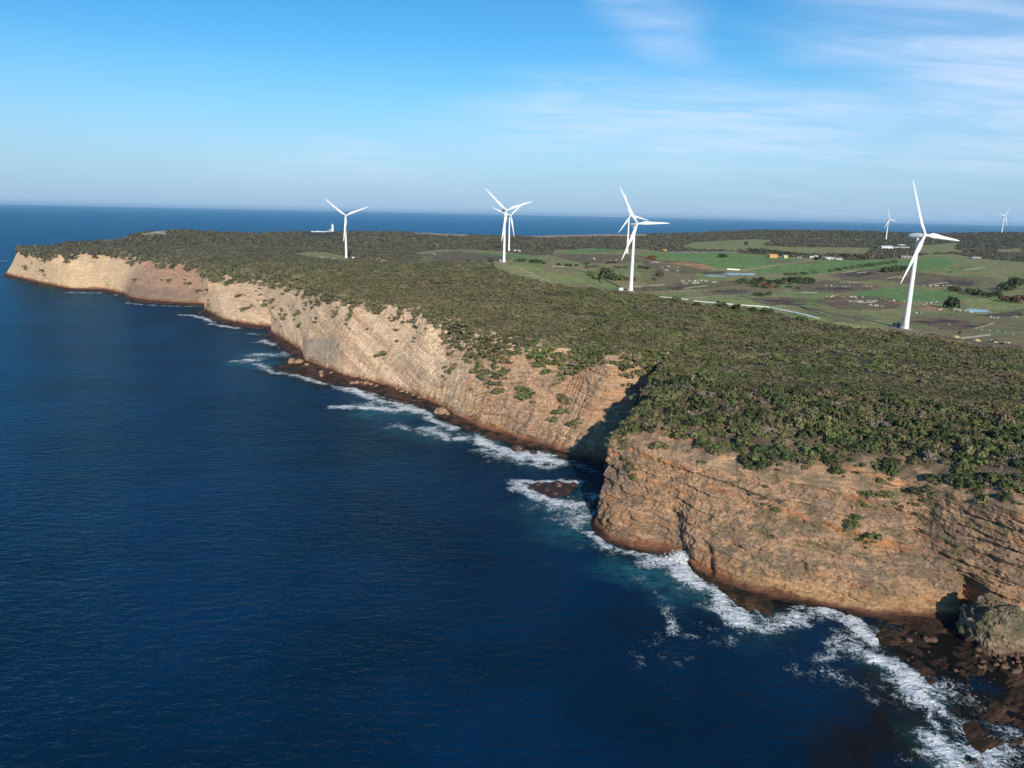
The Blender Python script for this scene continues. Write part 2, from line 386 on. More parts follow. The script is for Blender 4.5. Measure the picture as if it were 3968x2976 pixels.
kind = np.zeros((NR, 1)); P01 = np.zeros((NR, 1)); T01 = np.zeros((NR, 1))
P01[NS:NS+NP, 0] = np.linspace(0, 1, NP+1)[1:]; P01[NS+NP:, 0] = 1; T01[NS+NP:, 0] = TT; S01 = np.zeros((NR, 1)); S01[:NS, 0] = np.linspace(0, 1, NS); S01[NS:] = 1
DIST = np.hypot(X, Y)
# bedding: nearly level on the near headland, steep dune bedding on the pale cliff beyond the cove
dipw = sstep(60, 30, X)*0 + sstep(395, 470, Y)*sstep(900, 700, Y)
q = Z + .11*(X-60)*(1-dipw) + dipw*(.42*(X+100)) + .9*fbm(X, Y, Z, 25, 2)
def steps(q):
    o = 0
    for per, a, ph in ((5.3, .5, .3), (2.6, .36, .1), (1.25, .26, .7), (.62, .17, .4)):
        qq = q/per+ph+(1.1/per**.5)*perlin(q/8+ph*9, S2*.012, 0*q)+.35*perlin(q/2.7+ph*5, S2*.03, 0*q+3); f = qq-np.floor(qq); o = o + a*per*.6*(sstep(.72, .97, f)-f)
    return o
led = steps(q)
big = 3.4*fbm(X, Y, Z*.7, 22, 3)
medn = 1.1*fbm(X, Y, Z, 4.5, 3)
finen = .42*fbm(X, Y, Z, 1.3, 2)
blk = np.round(2.6*perlin(S2/5.5+.5*perlin(S2/2, q/2, 0*q+1), q/1.9, 0*q+6))+.5*np.round(2.6*perlin(S2/2.1, q/.9, 0*q+3))
joint = -1.5*sstep(.80, .97, 1-np.abs(perlin(S2/7.5+.18*fbm(X, Y, Z, 6, 2), Z/60, 0*Z+2.2)))*sstep(.05, .3, perlin(S2/22, Z/16, 0*Z+8)+.12)
env = sstep(0, .06, P01)*(1-.75*sstep(.85, 1, P01)*(T01 == 0))*np.where(T01 > 0, .25*(1-sstep(0, .25, T01)), 1)
farf = sstep(430, 520, DIST)
disp = env*(big*(.5-.15*farf) + (1.55-.55*sstep(330, 350, DIST))*led*(.5+.5*sstep(-.35, .35, fbm(X, Y, Z, 13, 3)))*(1-.68*farf) + .48*blk*(1-.75*farf)*(1-.85*dipw) + medn*(.85-.4*farf) + finen + joint*.8*sstep(330, 370, DIST)*(1-.6*farf)*(1-.85*dipw))
# wave-cut notch low on the face, and caves/gullies
disp += -1.6*np.exp(-((Z-2.6)/1.2)**2)*env*sstep(-.2, .3, perlin(S2/18, 0*S2, 0*S2+4))
def gouge(u, v, zc, w, h, depth, lean=0.0):
    global disp
    p = un(u, v, zc); j = np.argmin(np.hypot(C[:, 0]*.6+B[:, 0]*.4-p[0], C[:, 1]*.6+B[:, 1]*.4-p[1]))
    ds = S2-s_m[j]-lean*(Z-zc); disp = disp - depth*np.exp(-(ds/w)**2-((Z-zc)/h)**2)*(P01 > 0)*(T01 == 0)
gouge(3700, 2370, 4, 4.5, 5.5, 12)
gouge(2655, 2190, 3, 1.1, 5, 3.5)
gouge(3480, 2010, 18, 2.2, 2.2, 2.4)
gouge(3570, 1990, 19, 2.6, 2.0, 2.2)
gouge(3760, 2170, 11, 5, 1.4, 3)
gouge(2740, 2070, 9, 2.0, 1.0, 2)
gouge(3090, 2130, 9, 1.0, 3, 2)
gouge(2400, 1925, 12, 4.0, .8, 1.8)
gouge(2420, 1450, 34, 1.0, 7, 4, .2)
gouge(2445, 1480, 30, 3.0, 1.4, 3)
gouge(2220, 1600, 18, .6, 7, 2.2, .1); gouge(2310, 1520, 25, .6, 8, 2.2, .1); gouge(2355, 1480, 28, .6, 9, 2.4, .1); gouge(2325, 1590, 16, .6, 6, 2.2, .1)
gouge(385, 1108, 4, 12, 5, 9); gouge(450, 1112, 3, 5, 4, 5)
seaM = np.broadcast_to(sea, (NR, NC, 2))
X = X+seaM[..., 0]*disp; Y = Y+seaM[..., 1]*disp
Z = Z + env*.35*fbm(X, Y, Z, 2.2, 2)*(P01 > 0)
# shelf relief and slope relief
on_shelf = (S01 < 1)
shelf_n = .42*fbm(X, Y, 0*X, 10, 4)+.16*fbm(X, Y, 0*X+7, 1.8, 3)+.10*np.round(2*perlin(X/4, Y/4, 0*X+2))
Z = np.where(on_shelf, Z+(shelf_n*(1+.5*(DIST < 260))-.28*sstep(75, 90, X)*sstep(235, 215, Y))*sstep(.05, .3, S01), Z)
slope_m = sstep(0, .08, T01)
Z = Z + slope_m*(rough(X, Y)*sstep(.3, .9, T01) + (1-.6*sstep(.5, 1, T01))*(1.5*fbm(X, Y, 0*X, 14, 4)))

# albedo of rock, by bedding and position
n1 = fbm(X, Y, Z, 14, 4); n2 = fbm(X, Y, Z, 3.2, 3); nq = perlin(q/1.9, S2/70, 0*q); nq2 = perlin(q/.62, S2/25, 0*q+5)
tan = np.array([.38, .238, .142]); pale = np.array([.62, .455, .30]); orange = np.array([.42, .19, .075]); grey = np.array([.190, .134, .096]); red = np.array([.30, .178, .122])
wf = np.clip(sstep(400, 480, Y+12*n1)+.35*sstep(325, 350, Y), 0, 1)   # pale cliffs beyond the cove
col = mixc(np.broadcast_to(tan, (NR, NC, 3)), pale, np.clip(wf*.75+.5*n1, 0, 1))
band = perlin(q/6.5, S2/110, 0*q+12); col = col*(1+.30*dipw*sstep(-.3, .3, band)-.15*dipw)[..., None]
col = mixc(col, orange, np.clip(sstep(.12, .4, nq+.3*n1)*(.80-.55*wf-.4*sstep(325, 350, Y)*(1-wf)), 0, 1))
col = mixc(col, grey, np.clip(sstep(-.05, .35, n1*1.0+.5*n2-.02)*(.85-.68*wf), 0, 1))
col = col*(1+(.22+.16*dipw)*nq2+.2*n2)[..., None]
# red-brown wall in the far bay
bay = sstep(-575, -515, X+30*n1-.9*(Z-25))*sstep(-380, -410, X)*sstep(900, 930, Y)
col = mixc(col, red*(1+.3*nq2[..., None]), bay*.85*sstep(0, .2, P01)); col = mixc(col, np.array([.19, .14, .11]), bay*sstep(24, 6, Z+7*n1)*.85)
fartip = sstep(-520, -560, X)
col = mixc(col, np.array([.52, .375, .225])*(1+.2*n2[..., None]+.12*n1[..., None]), fartip*.75)
# weathered slab on the pale cliff
pu, pv = proj(np.stack([X, Y, Z], -1))
slab = sstep(1170, 1178, pu+6*n2)*sstep(1330, 1290, pu)*sstep(1300, 1320, pv+8*n2)*sstep(1415, 1400, pv)
col = mixc(col, np.array([.30, .245, .18]), slab*.8)
# low plants clinging to the near face: olive-grey
nf = (1-wf)*sstep(2, 9, Z)
plants = sstep(-.02, .28, fbm(X, Y, Z*1.5, 5, 4)+.35*perlin(q/3, S2/40, 0*q+3)-.08)*nf
right = sstep(50, 80, X)
col = mixc(col, np.array([.175, .140, .080])*(1+.3*n2[..., None]), plants*(.35+.45*right)*(DIST < 330))
# stains: wet red-brown base, dark shelf
gold = sstep(70, 85, X)*(Y < 300); wet = sstep(5.2-2.6*gold, 1.2-.3*gold, Z+1.6*n1*(1-.6*gold)+.8*n2)*(S01 >= 1)
col = mixc(col, np.array([.40, .245, .12])*(1+.3*nq2[..., None]), gold*sstep(.8, 2, Z)*sstep(6.5, 4, Z+n1+.5*n2)*.75*(S01 >= 1))
col = mixc(col, np.array([.225, .096, .048]), np.clip(wet*.95, 0, 1)); col = mixc(col, np.array([.05, .026, .018]), sstep(2.2, .8, Z+.5*n2)*(S01 >= 1)*.8)
shelfc = mixc(np.broadcast_to(np.array([.042, .023, .014]), (NR, NC, 3)), np.array([.088, .045, .025]), sstep(-.2, .5, n1+.5*n2))
shelfc = mixc(shelfc, np.array([.105, .052, .034])*(1+.4*n2[..., None]), sstep(330, 380, DIST)*sstep(-.6, .2, S01-.6+n1)*.8)
shelfc = mixc(shelfc, np.array([.022, .018, .010]), sstep(0, .4, fbm(X, Y, 0*X+11, 6, 3)))
col = np.where(on_shelf[..., None], shelfc, col)
# slope: dry litter between bushes
soil = mixc(np.broadcast_to(np.array([.135, .10, .066]), (NR, NC, 3)), np.array([.25, .185, .128]), sstep(.0, .5, fbm(X, Y, 0*X+2, 7, 4)))
soil = mixc(soil, np.array([.075, .065, .038]), sstep(.1, .8, T01+.2*n1))
edge = sstep(-.02, .12, T01 + .10*n1+.05*n2 - .05 + (P01-1)*.9)
col = mixc(col, soil, np.where(T01 > 0, edge, edge*sstep(.78, 1, P01)))
M_CL = fast_mesh('cliffs', np.stack([X, Y, Z], -1), grid_quads(NR, NC)[:, ::-1], col, M_CLIFF, smooth=False)
cl_o = tag(link('cliffs', M_CL), kind='structure')
CLX, CLY, CLZ = X, Y, Z
# ------------------------------------------------------------------ plateau ground
cs = np.unique(np.r_[np.arange(0, NC, 2), NC-1]); NCp = len(cs); NF = 330
Ip, Rp = I[cs], Rr[cs]
LR = np.linalg.norm(Rp-Ip, axis=1)
dI = np.linalg.norm(Ip, axis=1)
tt = np.linspace(0, 1, NF)
rows = []
for t in tt:
    # even steps seen from the sea side: geometric in distance
    a = dI; b = dI+LR; f = (a*(b/a)**t-a)/LR
    rows.append(Ip+(Rp-Ip)*f[:, None])
rows = np.array(rows); PX, PY = rows[..., 0], rows[..., 1]
PZ = gz(PX.ravel(), PY.ravel()).reshape(PX.shape)
w = sstep(0, .03, tt)[:, None]; PZ[0] = CLZ[-1, cs]; PZ[0:3] = PZ[0:3]*1.0
# overlap the slope a little
dirR = (Rp-Ip)/LR[:, None]
pre = Ip-dirR*3; PX = np.vstack([pre[None, :, 0], PX]); PY = np.vstack([pre[None, :, 1], PY]); PZ = np.vstack([CLZ[-1, cs][None]-2.5, PZ])
for k, (dd, dz) in enumerate(((25, -4), (60, -22), (120, -70), (200, -95))):
    e = Rp+dirR*dd; PX = np.vstack([PX, e[None, :, 0]]); PY = np.vstack([PY, e[None, :, 1]]); PZ = np.vstack([PZ, np.maximum(PZ[NF]+dz, -3.0)[None]])
PU, PV = proj(np.stack([PX, PY, PZ], -1))
wob = 5.0*fbm(PX, PY, 0*PX, 14, 3)*np.clip(700/np.hypot(PX, PY), .2, 1); wob2 = 2.0*fbm(PX, PY, 0*PX+6, 14, 3)*np.clip(700/np.hypot(PX, PY), .2, 1)
def inside(poly, u=None, v=None):
    u = PU+wob if u is None else u; v = PV+wob2 if v is None else v
    c = np.zeros(u.shape, bool); n = len(poly)
    for i in range(n):
        (x1, y1), (x2, y2) = poly[i], poly[(i+1) % n]
        if y1 == y2: continue
        c ^= ((y1 > v) != (y2 > v)) & (u < (x2-x1)*(v-y1)/(y2-y1)+x1)
    return c
def near_line(pts, half):
    """distance in metres to a ground polyline given in photo pixels"""
    P = np.array([at(*p)[:2] for p in pts]); d = np.full(PX.shape, 1e9)
    for a, b in zip(P[:-1], P[1:]):
        ab = b-a; t = np.clip(((PX-a[0])*ab[0]+(PY-a[1])*ab[1])/max(ab@ab, 1e-6), 0, 1)
        d = np.minimum(d, np.hypot(PX-a[0]-t*ab[0], PY-a[1]-t*ab[1]))
    return sstep(half*1.3, half*.7, d)
m1 = fbm(PX, PY, 0*PX, 40, 4); m2 = fbm(PX, PY, 0*PX+3, 9, 4); m3 = fbm(PX, PY, 0*PX+8, 3, 2)
pc = mixc(np.broadcast_to(np.array([.060, .055, .034]), PX.shape+(3,)), np.array([.10, .085, .055]), sstep(-.1, .5, m2))
veg = np.ones(PX.shape)      # where bushes grow
GRASS = np.array([.225, .235, .080]); LUSH = np.array([.130, .235, .066]); DRY = np.array([.285, .225, .118]); DIRT = np.array([.145, .088, .064]); DDIRT = np.array([.068, .042, .037]); SAND = np.array([.33, .22, .13]); OR = np.array([.42, .22, .11])
FIELDS = [[(1125, 985), (1190, 975), (1265, 978), (1330, 990), (1345, 1004), (1560, 1012), (1640, 1000), (1605, 979), (1708, 966), (1844, 969), (1952, 974), (2045, 989), (2140, 990), (2142, 966),
           (2200, 967), (2290, 961), (2400, 968), (2471, 962), (2560, 974), (2800, 976), (3020, 992), (3150, 1002), (3330, 1008), (3500, 1000), (3600, 985), (3700, 984), (3780, 1000), (3900, 1010), (3968, 1015), (4400, 1030), (4600, 1420),
           (3922, 1354), (3788, 1346), (3670, 1323), (3592, 1307), (3533, 1299), (3415, 1280), (3298, 1272), (3142, 1244), (2998, 1212), (2907, 1197), (2682, 1182), (2622, 1164), (2531, 1143),
           (2456, 1137), (2396, 1128), (2200, 1110), (2115, 1099), (1980, 1063), (1925, 1042), (1885, 1025), (1844, 1017), (1700, 1014), (1640, 1015), (1560, 1020), (1345, 1010), (1240, 1002)],
          [(2636, 955), (2690, 938), (2817, 931), (2925, 926), (2998, 931), (2962, 951), (3106, 958), (3269, 958), (3378, 960), (3360, 985), (3142, 986), (3070, 979), (2907, 963), (2880, 973), (2700, 968)],
          [(3560, 952), (3700, 940), (3720, 945), (3700, 965), (3760, 975), (3600, 985), (3550, 978)], [(3860, 965), (3968, 962), (3968, 985), (3850, 978)],
          [(3140, 922), (3195, 924), (3190, 929), (3150, 928)], [(3310, 925), (3345, 927), (3340, 935), (3310, 932)]]
g = np.zeros(PX.shape, bool)
for f in FIELDS: g |= inside(f)
pc = mixc(pc, GRASS, g*1.0); pc = mixc(pc, DRY, g*sstep(-.15, .4, m1+.5*m2)*.8); pc = mixc(pc, LUSH, g*sstep(.1, .5, -m1-.2*m2)*.7)
veg = veg*(1-g)
def paint(poly, c, a=1.0, veg0=None, rag=.25):
    global pc, veg
    m = inside(poly)*np.clip(a+rag*(m2+m3), 0, 1)*sstep(-.75, -.2, m2+.6*m3+.4*m1); pc = mixc(pc, np.array(c)*(1+.25*m3[..., None]), m)
    if veg0 is not None: veg = np.where(inside(poly), veg0, veg)
for p in ([(2465, 985), (2800, 975), (3110, 1006), (2900, 1040), (2760, 1042), (2640, 1030), (2560, 1010)], [(2860, 1046), (3180, 1010), (3500, 1008), (3640, 996), (3720, 1010), (3650, 1040), (3560, 1050), (3300, 1046), (3150, 1062), (3030, 1066)],
          [(1850, 975), (2040, 990), (2090, 1000), (1980, 1002), (1930, 998)], [(2200, 968), (2420, 962), (2440, 972), (2200, 980)], [(3280, 1140), (3420, 1118), (3560, 1120), (3780, 1150), (3640, 1170), (3420, 1165)], [(3490, 1030), (3640, 1003), (3700, 1022), (3640, 1046)]):
    paint(p, LUSH, .85)
for p in ([(1925, 1040), (2000, 1025), (2200, 1045), (2270, 1095), (2120, 1098), (1985, 1062)], [(2660, 1185), (2700, 1155), (3000, 1150), (3060, 1190), (3060, 1215)], [(3060, 1230), (3200, 1180), (3420, 1255), (3400, 1275), (3250, 1270)], [(3740, 1155), (3968, 1170), (3968, 1200), (3760, 1200)]):
    paint(p, GRASS*1.15, .8)
for p in ([(2475, 1035), (2690, 1050), (2720, 1095), (2500, 1105)], [(3520, 1215), (3750, 1215), (3968, 1240), (3968, 1345), (3680, 1320), (3420, 1278)], [(2680, 1108), (2900, 1098), (3060, 1120), (2900, 1150), (2740, 1150)], [(3060, 1185), (3260, 1200), (3420, 1235), (3300, 1255), (3180, 1235)], [(1500, 1000), (1900, 1003), (1940, 1018), (1560, 1022)], [(3560, 1060), (3860, 1075), (3968, 1120), (3760, 1150)], [(2960, 1006), (3160, 1010), (3180, 1018), (2980, 1022)]):
    paint(p, (.185, .140, .080), .6, rag=.7)
# bare, trampled paddocks
for p in ([(1620, 985), (1760, 972), (1900, 985), (1980, 1000), (1960, 1010), (1700, 1010)], [(2130, 985), (2320, 984), (2480, 990), (2560, 1010), (2420, 1022), (2250, 1020), (2180, 1002)], [(2480, 1005), (2700, 1012), (2760, 1050), (2650, 1060), (2500, 1040)],
          [(2440, 1118), (2600, 1100), (2860, 1085), (2900, 1100), (2700, 1122), (2450, 1130)], [(2745, 1127), (2850, 1118), (2910, 1128), (2880, 1140), (2760, 1140)], [(2890, 1155), (3060, 1152), (3160, 1165), (3100, 1182), (2980, 1186)],
          [(3050, 1110), (3200, 1085), (3420, 1110), (3380, 1125), (3260, 1135), (3080, 1130)], [(3140, 1165), (3250, 1145), (3420, 1150), (3500, 1170), (3480, 1195), (3260, 1200)], [(3210, 1065), (3400, 1040), (3560, 1055), (3800, 1085), (3790, 1110), (3600, 1110), (3400, 1085), (3290, 1090)],
          [(3520, 1245), (3640, 1232), (3720, 1240), (3850, 1255), (3790, 1275), (3680, 1280), (3600, 1262)], [(3820, 1220), (3968, 1195), (3968, 1225), (3860, 1230)], [(1440, 997), (1640, 995), (1620, 1015), (1440, 1013)],
          [(1360, 992), (1500, 990), (1640, 1000), (1600, 1018), (1360, 1008)], [(3490, 1300), (3600, 1295), (3968, 1340), (3968, 1375), (3700, 1340)]):
    paint(p, DIRT, .8, rag=.8)
for p in ([(2465, 1120), (2700, 1105), (2760, 1112), (2600, 1124)], [(2750, 1128), (2850, 1121), (2900, 1130), (2800, 1138)], [(2950, 1162), (3100, 1165), (3060, 1180)], [(3260, 1060), (3360, 1048), (3400, 1060), (3300, 1072)], [(3660, 1085), (3780, 1090), (3760, 1106), (3640, 1100)],
          [(3540, 1245), (3680, 1236), (3720, 1246), (3600, 1256)], [(3660, 1262), (3850, 1254), (3790, 1272)], [(3150, 1116), (3300, 1112), (3320, 1124), (3180, 1126)], [(2700, 1055), (2800, 1050), (2830, 1058), (2740, 1064)], [(3780, 1222), (3950, 1205), (3968, 1222), (3830, 1230)]):
    paint(p, DDIRT, .75, rag=.8)
for p in ([(2560, 1020), (2660, 1015), (2720, 1022), (2790, 1044), (2720, 1042), (2650, 1028)], [(3540, 1190), (3620, 1180), (3680, 1200), (3650, 1208), (3580, 1200)], [(3600, 1304), (3680, 1318), (3800, 1335), (3760, 1336), (3640, 1318)]):
    paint(p, OR, .8, rag=.4)
for p in ([(2090, 1030), (2180, 1035), (2230, 1060), (2180, 1064), (2110, 1045)], [(2985, 912), (3000, 912)]):
    paint(p, SAND*.75, .5, rag=.8)
# pale coastal cliffs and sand patches along the back shore
for p in ([(540, 906), (600, 897), (655, 893), (645, 910), (560, 912)],): paint(p, (.55, .42, .30), .9, 0.0)
paint([(1590, 890), (1760, 902), (1850, 914), (1800, 918), (1600, 908)], (.45, .36, .26), .8, 0.0); paint([(2000, 914), (2060, 908), (2200, 896), (2330, 897), (2500, 902), (2520, 916), (2400, 919), (2330, 918), (2200, 920), (2100, 925)], (.42, .29, .22), .95, 0.0)
veg = np.where(inside([(1185, 880), (1325, 880), (1325, 919), (1185, 919)]), 0.0, veg)
paint([(1300, 889), (1370, 891), (1365, 896), (1290, 893)], (.42, .34, .26), .6, .1); paint([(1850, 929), (1950, 921), (2080, 925), (2090, 930), (1950, 927)], (.22, .19, .14), .6, .3)
paint([(2630, 906), (2750, 898), (2740, 903)], (.2, .17, .12), .6, .3); paint([(2600, 974), (2860, 973), (2890, 979), (2600, 982)], (.3, .26, .2), .7, 0.0)
paint([(3880, 968), (3940, 962), (3960, 968), (3880, 976)], (.3, .2, .13), .7, 0.0)
# tracks
TRACKS = [([(1932, 1017), (1985, 1043), (2050, 1068), (2115, 1096)], 2.6, (.34, .27, .15)), ([(2040, 992), (2200, 985), (2320, 981)], 2.2, (.34, .27, .17)), ([(1610, 980), (1800, 971), (1930, 974)], 2, (.25, .22, .13)),
          ([(2875, 1046), (2960, 1036), (3080, 1018), (3150, 1008)], 2.6, (.34, .28, .17)), ([(2880, 1047), (2960, 1056), (3040, 1070)], 3, (.34, .26, .16)), ([(2750, 1041), (2880, 1046)], 2.5, (.34, .24, .15)), ([(2560, 1018), (2480, 1002), (2440, 995)], 3, (.3, .23, .14)),
          ([(2880, 990), (3000, 998), (3150, 1006)], 2.5, (.3, .26, .18)), ([(3300, 1128), (3420, 1112), (3520, 1110)], 2.2, (.2, .17, .09)), ([(3180, 1083), (3300, 1092), (3480, 1108)], 2, (.22, .19, .1)), ([(3480, 1170), (3530, 1185), (3600, 1196)], 3, (.3, .19, .1)),
          ([(3550, 1190), (3480, 1180), (3300, 1170)], 2, (.2, .14, .08)), ([(2440, 975), (2560, 975), (2800, 975)], 3, (.26, .22, .16)), ([(3640, 1002), (3720, 1008), (3800, 1018)], 2.5, (.22, .2, .12)), ([(3080, 982), (3200, 975), (3330, 965)], 2, (.25, .2, .12))]
for pts, hw, c in TRACKS:
    m = near_line(pts, hw*1.6); pc = mixc(pc, np.array(c), m*.85); veg = veg*(1-m)
for t in TURB[:7]:   # gravel pads round the towers
    m = sstep(13, 6, np.hypot(PX-t[0], PY-t[1])+4*m3); pc = mixc(pc, np.array([.26, .21, .15]), m*.8); veg = veg*(np.hypot(PX-t[0], PY-t[1]) > 14)
pc = pc*(1+.18*m2+.22*m3)[..., None]
veg[0] = 0; veg[-4:] = 0
pl_me = fast_mesh('ground', np.stack([PX, PY, PZ], -1), grid_quads(*PX.shape)[:, ::-1], np.clip(pc, .004, 1), M_GROUND, smooth=True)
tag(link('ground', pl_me), kind='structure')
# ------------------------------------------------------------------ scrub
def leaf_template(nq, seed, size, lobes=5, flat=.75):
    """a bush of unit radius: leaf tufts over several lobes, seated on z=0"""
    r = np.random.default_rng(seed)
    lc = r.normal(0, .42, (lobes, 3)); lc[:, 2] = np.abs(lc[:, 2])*.5+.28; lr = r.uniform(.34, .6, lobes)
    k = r.integers(0, lobes, nq); d = r.normal(0, 1, (nq, 3)); d /= np.linalg.norm(d, axis=1)[:, None]; d[:, 2] = np.abs(d[:, 2])*.9-.12
    c = lc[k]+d*lr[k][:, None]*r.uniform(.75, 1.08, (nq, 1)); c[:, 2] *= flat; c[:, 2] = np.maximum(c[:, 2], .02)
    n = d*1.0+np.array([0, 0, .25])+r.normal(0, .38, (nq, 3)); n /= np.linalg.norm(n, axis=1)[:, None]
    t = np.cross(n, r.normal(0, 1, (nq, 3))); t /= np.linalg.norm(t, axis=1)[:, None]; b = np.cross(n, t)
    s = size*r.uniform(.6, 1.3, (nq, 1)); e = s*r.uniform(.55, 1.0, (nq, 1))
    V = np.stack([c-t*s-b*e*.6, c+t*s*.7-b*e, c+t*s+b*e*.7, c-t*s*.6+b*e], 1)
    tint = r.uniform(.86, 1.14, nq)
    return V, tint
LOD = [[leaf_template(120, 10+i, .16) for i in range(5)], [leaf_template(46, 30+i, .25, 4, .65) for i in range(5)],
       [leaf_template(22, 50+i, .36, 4, .7) for i in range(4)], [leaf_template(12, 70+i, .5, 3, .75) for i in range(4)]]
def cells(Xc, Yc, Zc):
    a = np.stack([Xc, Yc, Zc], -1); p, qv, r_, s_ = a[:-1, :-1], a[1:, :-1], a[1:, 1:], a[:-1, 1:]
    ar = .5*np.linalg.norm(np.cross(r_-p, s_-qv), axis=-1)
    return p, qv, r_, s_, ar
def scatter(Xc, Yc, Zc, density):
    p, qv, r_, s_, ar = cells(Xc, Yc, Zc)
    lam = ar*density[:-1, :-1]; n = rng.poisson(lam); i = np.repeat(np.arange(n.size), n.ravel())
    u, v = rng.random((2, len(i), 1)); f = lambda A: A.reshape(-1, 3)[i]
    return f(p)*(1-u)*(1-v)+f(qv)*u*(1-v)+f(r_)*u*v+f(s_)*(1-u)*v, i
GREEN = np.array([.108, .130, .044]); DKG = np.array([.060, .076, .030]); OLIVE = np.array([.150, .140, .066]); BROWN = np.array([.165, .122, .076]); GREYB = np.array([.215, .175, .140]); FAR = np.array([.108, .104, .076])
def bush_colour(P):
    x, y, z = P.T; d = np.hypot(x, y); a = fbm(x, y, 0*x, 28, 3); b = fbm(x, y, 0*x+5, 90, 3); c = rng.random(len(P))
    col = mixc(np.broadcast_to(OLIVE, P.shape), GREEN, sstep(-.15, .3, a+.5*(c-.5))); col = mixc(col, DKG, (rng.random(len(P)) < .16)*.6)
    col = mixc(col, BROWN, sstep(.1, .5, b-.3*a+.5*(c-.5))*.42); col = mixc(col, GREYB, (rng.random(len(P)) < .05)*.7)
    wind = sstep(400, 470, y)*sstep(60, 20, x)*sstep(900, 700, y); col = mixc(col, np.array([.150, .135, .072]), wind*.6)
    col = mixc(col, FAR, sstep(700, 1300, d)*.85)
    return col*rng.uniform(.86, 1.15, (len(P), 1))*(1+.30*fbm(x, y, 0*x+40, 38, 3))[:, None]
def build_scrub(name, P, R, H, lod, mat, colour):
    vs, cs_ = [], []
    var = rng.integers(0, len(LOD[lod]), len(P)); rot = rng.uniform(0, 6.283, len(P))
    for k, (V, tint) in enumerate(LOD[lod]):
        m = np.nonzero(var == k)[0]
        if len(m) == 0: continue
        ca, sa = np.cos(rot[m])[:, None, None], np.sin(rot[m])[:, None, None]; r_ = R[m][:, None, None]
        x = (V[None, :, :, 0]*ca-V[None, :, :, 1]*sa)*r_+P[m, 0][:, None, None]; y = (V[None, :, :, 0]*sa+V[None, :, :, 1]*ca)*r_+P[m, 1][:, None, None]
        z = V[None, :, :, 2]*H[m][:, None, None]+P[m, 2][:, None, None]-.12*H[m][:, None, None]
        vs.append(np.stack([x, y, z], -1).reshape(-1, 3)); c = colour[m][:, None, :]*tint[None, :, None]
        cs_.append(np.repeat(c.reshape(-1, 3), 4, 0))
    V = np.concatenate(vs); Cc = np.concatenate(cs_)
    return tag(link(name, fast_mesh(name, V, np.arange(len(V)).reshape(-1, 4), Cc, mat)), kind='stuff')
# on the slope above the cliffs and on the cliff itself
dsl = np.hypot(CLX, CLY); ng = fbm(CLX, CLY, CLZ, 9, 4); nb = fbm(CLX, CLY, CLZ, 4, 3)
Rslope = np.where(dsl < 420, 1.8, np.where(dsl < 800, 1.8, 2.6))
cover = np.zeros(CLX.shape)
Tm = np.broadcast_to(T01, CLX.shape); Pm = np.broadcast_to(P01, CLX.shape)
nearz = (CLY < 400) & (CLX > 25)
thr = np.where(nearz, sstep(-.30, .15, ng+.9*Tm)*sstep(-.06, .10, Tm+.12*ng), sstep(-.5, .1, ng+1.6*Tm+.2))
cover = np.where(Tm > 0, (2.0+.5*nearz*sstep(.1, .3, Tm))*thr, 0)
onc = (Tm == 0) & (Pm > .12); vcw = np.broadcast_to(VC, CLX.shape)
streakn = fbm(CLX+.5*CLZ, CLY, CLZ*.35, 15, 3)
cover = np.where(onc, np.where((dsl > 850) & (Pm < .72), .35, 1.0)*1.5*sstep(.0, .12, streakn+.75*vcw-.52+.80*sstep(.62, 1, Pm)*(1-.6*nearz)-.25*sstep(.35, .15, Pm)), cover)
den = cover/(math.pi*Rslope**2)*np.where(onc & (dsl > 330), .7+1.5*sstep(.74, .98, Pm), 1)
Pc, ic = scatter(CLX, CLY, CLZ, den)
pp_ = Pm[:-1, :-1].ravel()[ic]; tm_ = Tm[:-1, :-1].ravel()[ic]
dc = np.hypot(Pc[:, 0], Pc[:, 1])
Rb = np.where(dc < 420, 1.95, np.where(dc < 800, 1.75, 2.6))*(.45+1.25*rng.random(len(Pc))**1.6); Rb *= np.where(tm_ == 0, np.where(dc > 330, 1.35, .9), 1)
Hb = Rb*rng.uniform(.75, 1.15, len(Pc))*np.where((dc > 400) & (dc < 900), .8, 1); Hb = np.where(tm_ == 0, Hb*1.05, Hb*np.where(dc < 400, 1.2, 1))
# plateau
dpl = np.hypot(PX, PY); Rpl = np.interp(dpl, [0, 420, 800, 1400, 2200, 4000], [1.7, 2.0, 2.3, 3.1, 4.6, 5.5])
cvp = veg*np.interp(dpl, [0, 800, 1500, 3000], [2.3, 2.0, 1.3, .9])*sstep(-.75, -.25, fbm(PX, PY, 0*PX+14, 25, 3)); cvp[NF+1:] = 0
Pp, ip = scatter(PX, PY, PZ, cvp/(math.pi*Rpl**2))
dp = np.hypot(Pp[:, 0], Pp[:, 1]); Rp_ = np.interp(dp, [0, 420, 800, 1400, 2200, 4000], [1.7, 2.0, 2.3, 3.1, 4.6, 5.5])*(.5+1.0*rng.random(len(Pp))**1.5)*(1+.35*fbm(Pp[:, 0], Pp[:, 1], 0*Pp[:, 0]+31, 30, 2)); Pp[:, 2] += .9*np.maximum(fbm(Pp[:, 0], Pp[:, 1], 0*Pp[:, 0]+50, 11, 3), -.3)*(dp < 900); Hp = Rp_*rng.uniform(.42, .85, len(Pp))
P = np.concatenate([Pc, Pp]); R_ = np.concatenate([Rb, Rp_]); H_ = np.concatenate([Hb, Hp]); D_ = np.hypot(P[:, 0], P[:, 1])
cT = np.concatenate([tm_, np.ones(len(Pp))])
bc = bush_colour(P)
uu, vv = proj(P); infr = (uu > -150) & (uu < 4120) & (vv < 3050)
P, R_, H_, D_, bc, cT, uu, vv = [a[infr] for a in (P, R_, H_, D_, bc, cT, uu, vv)]
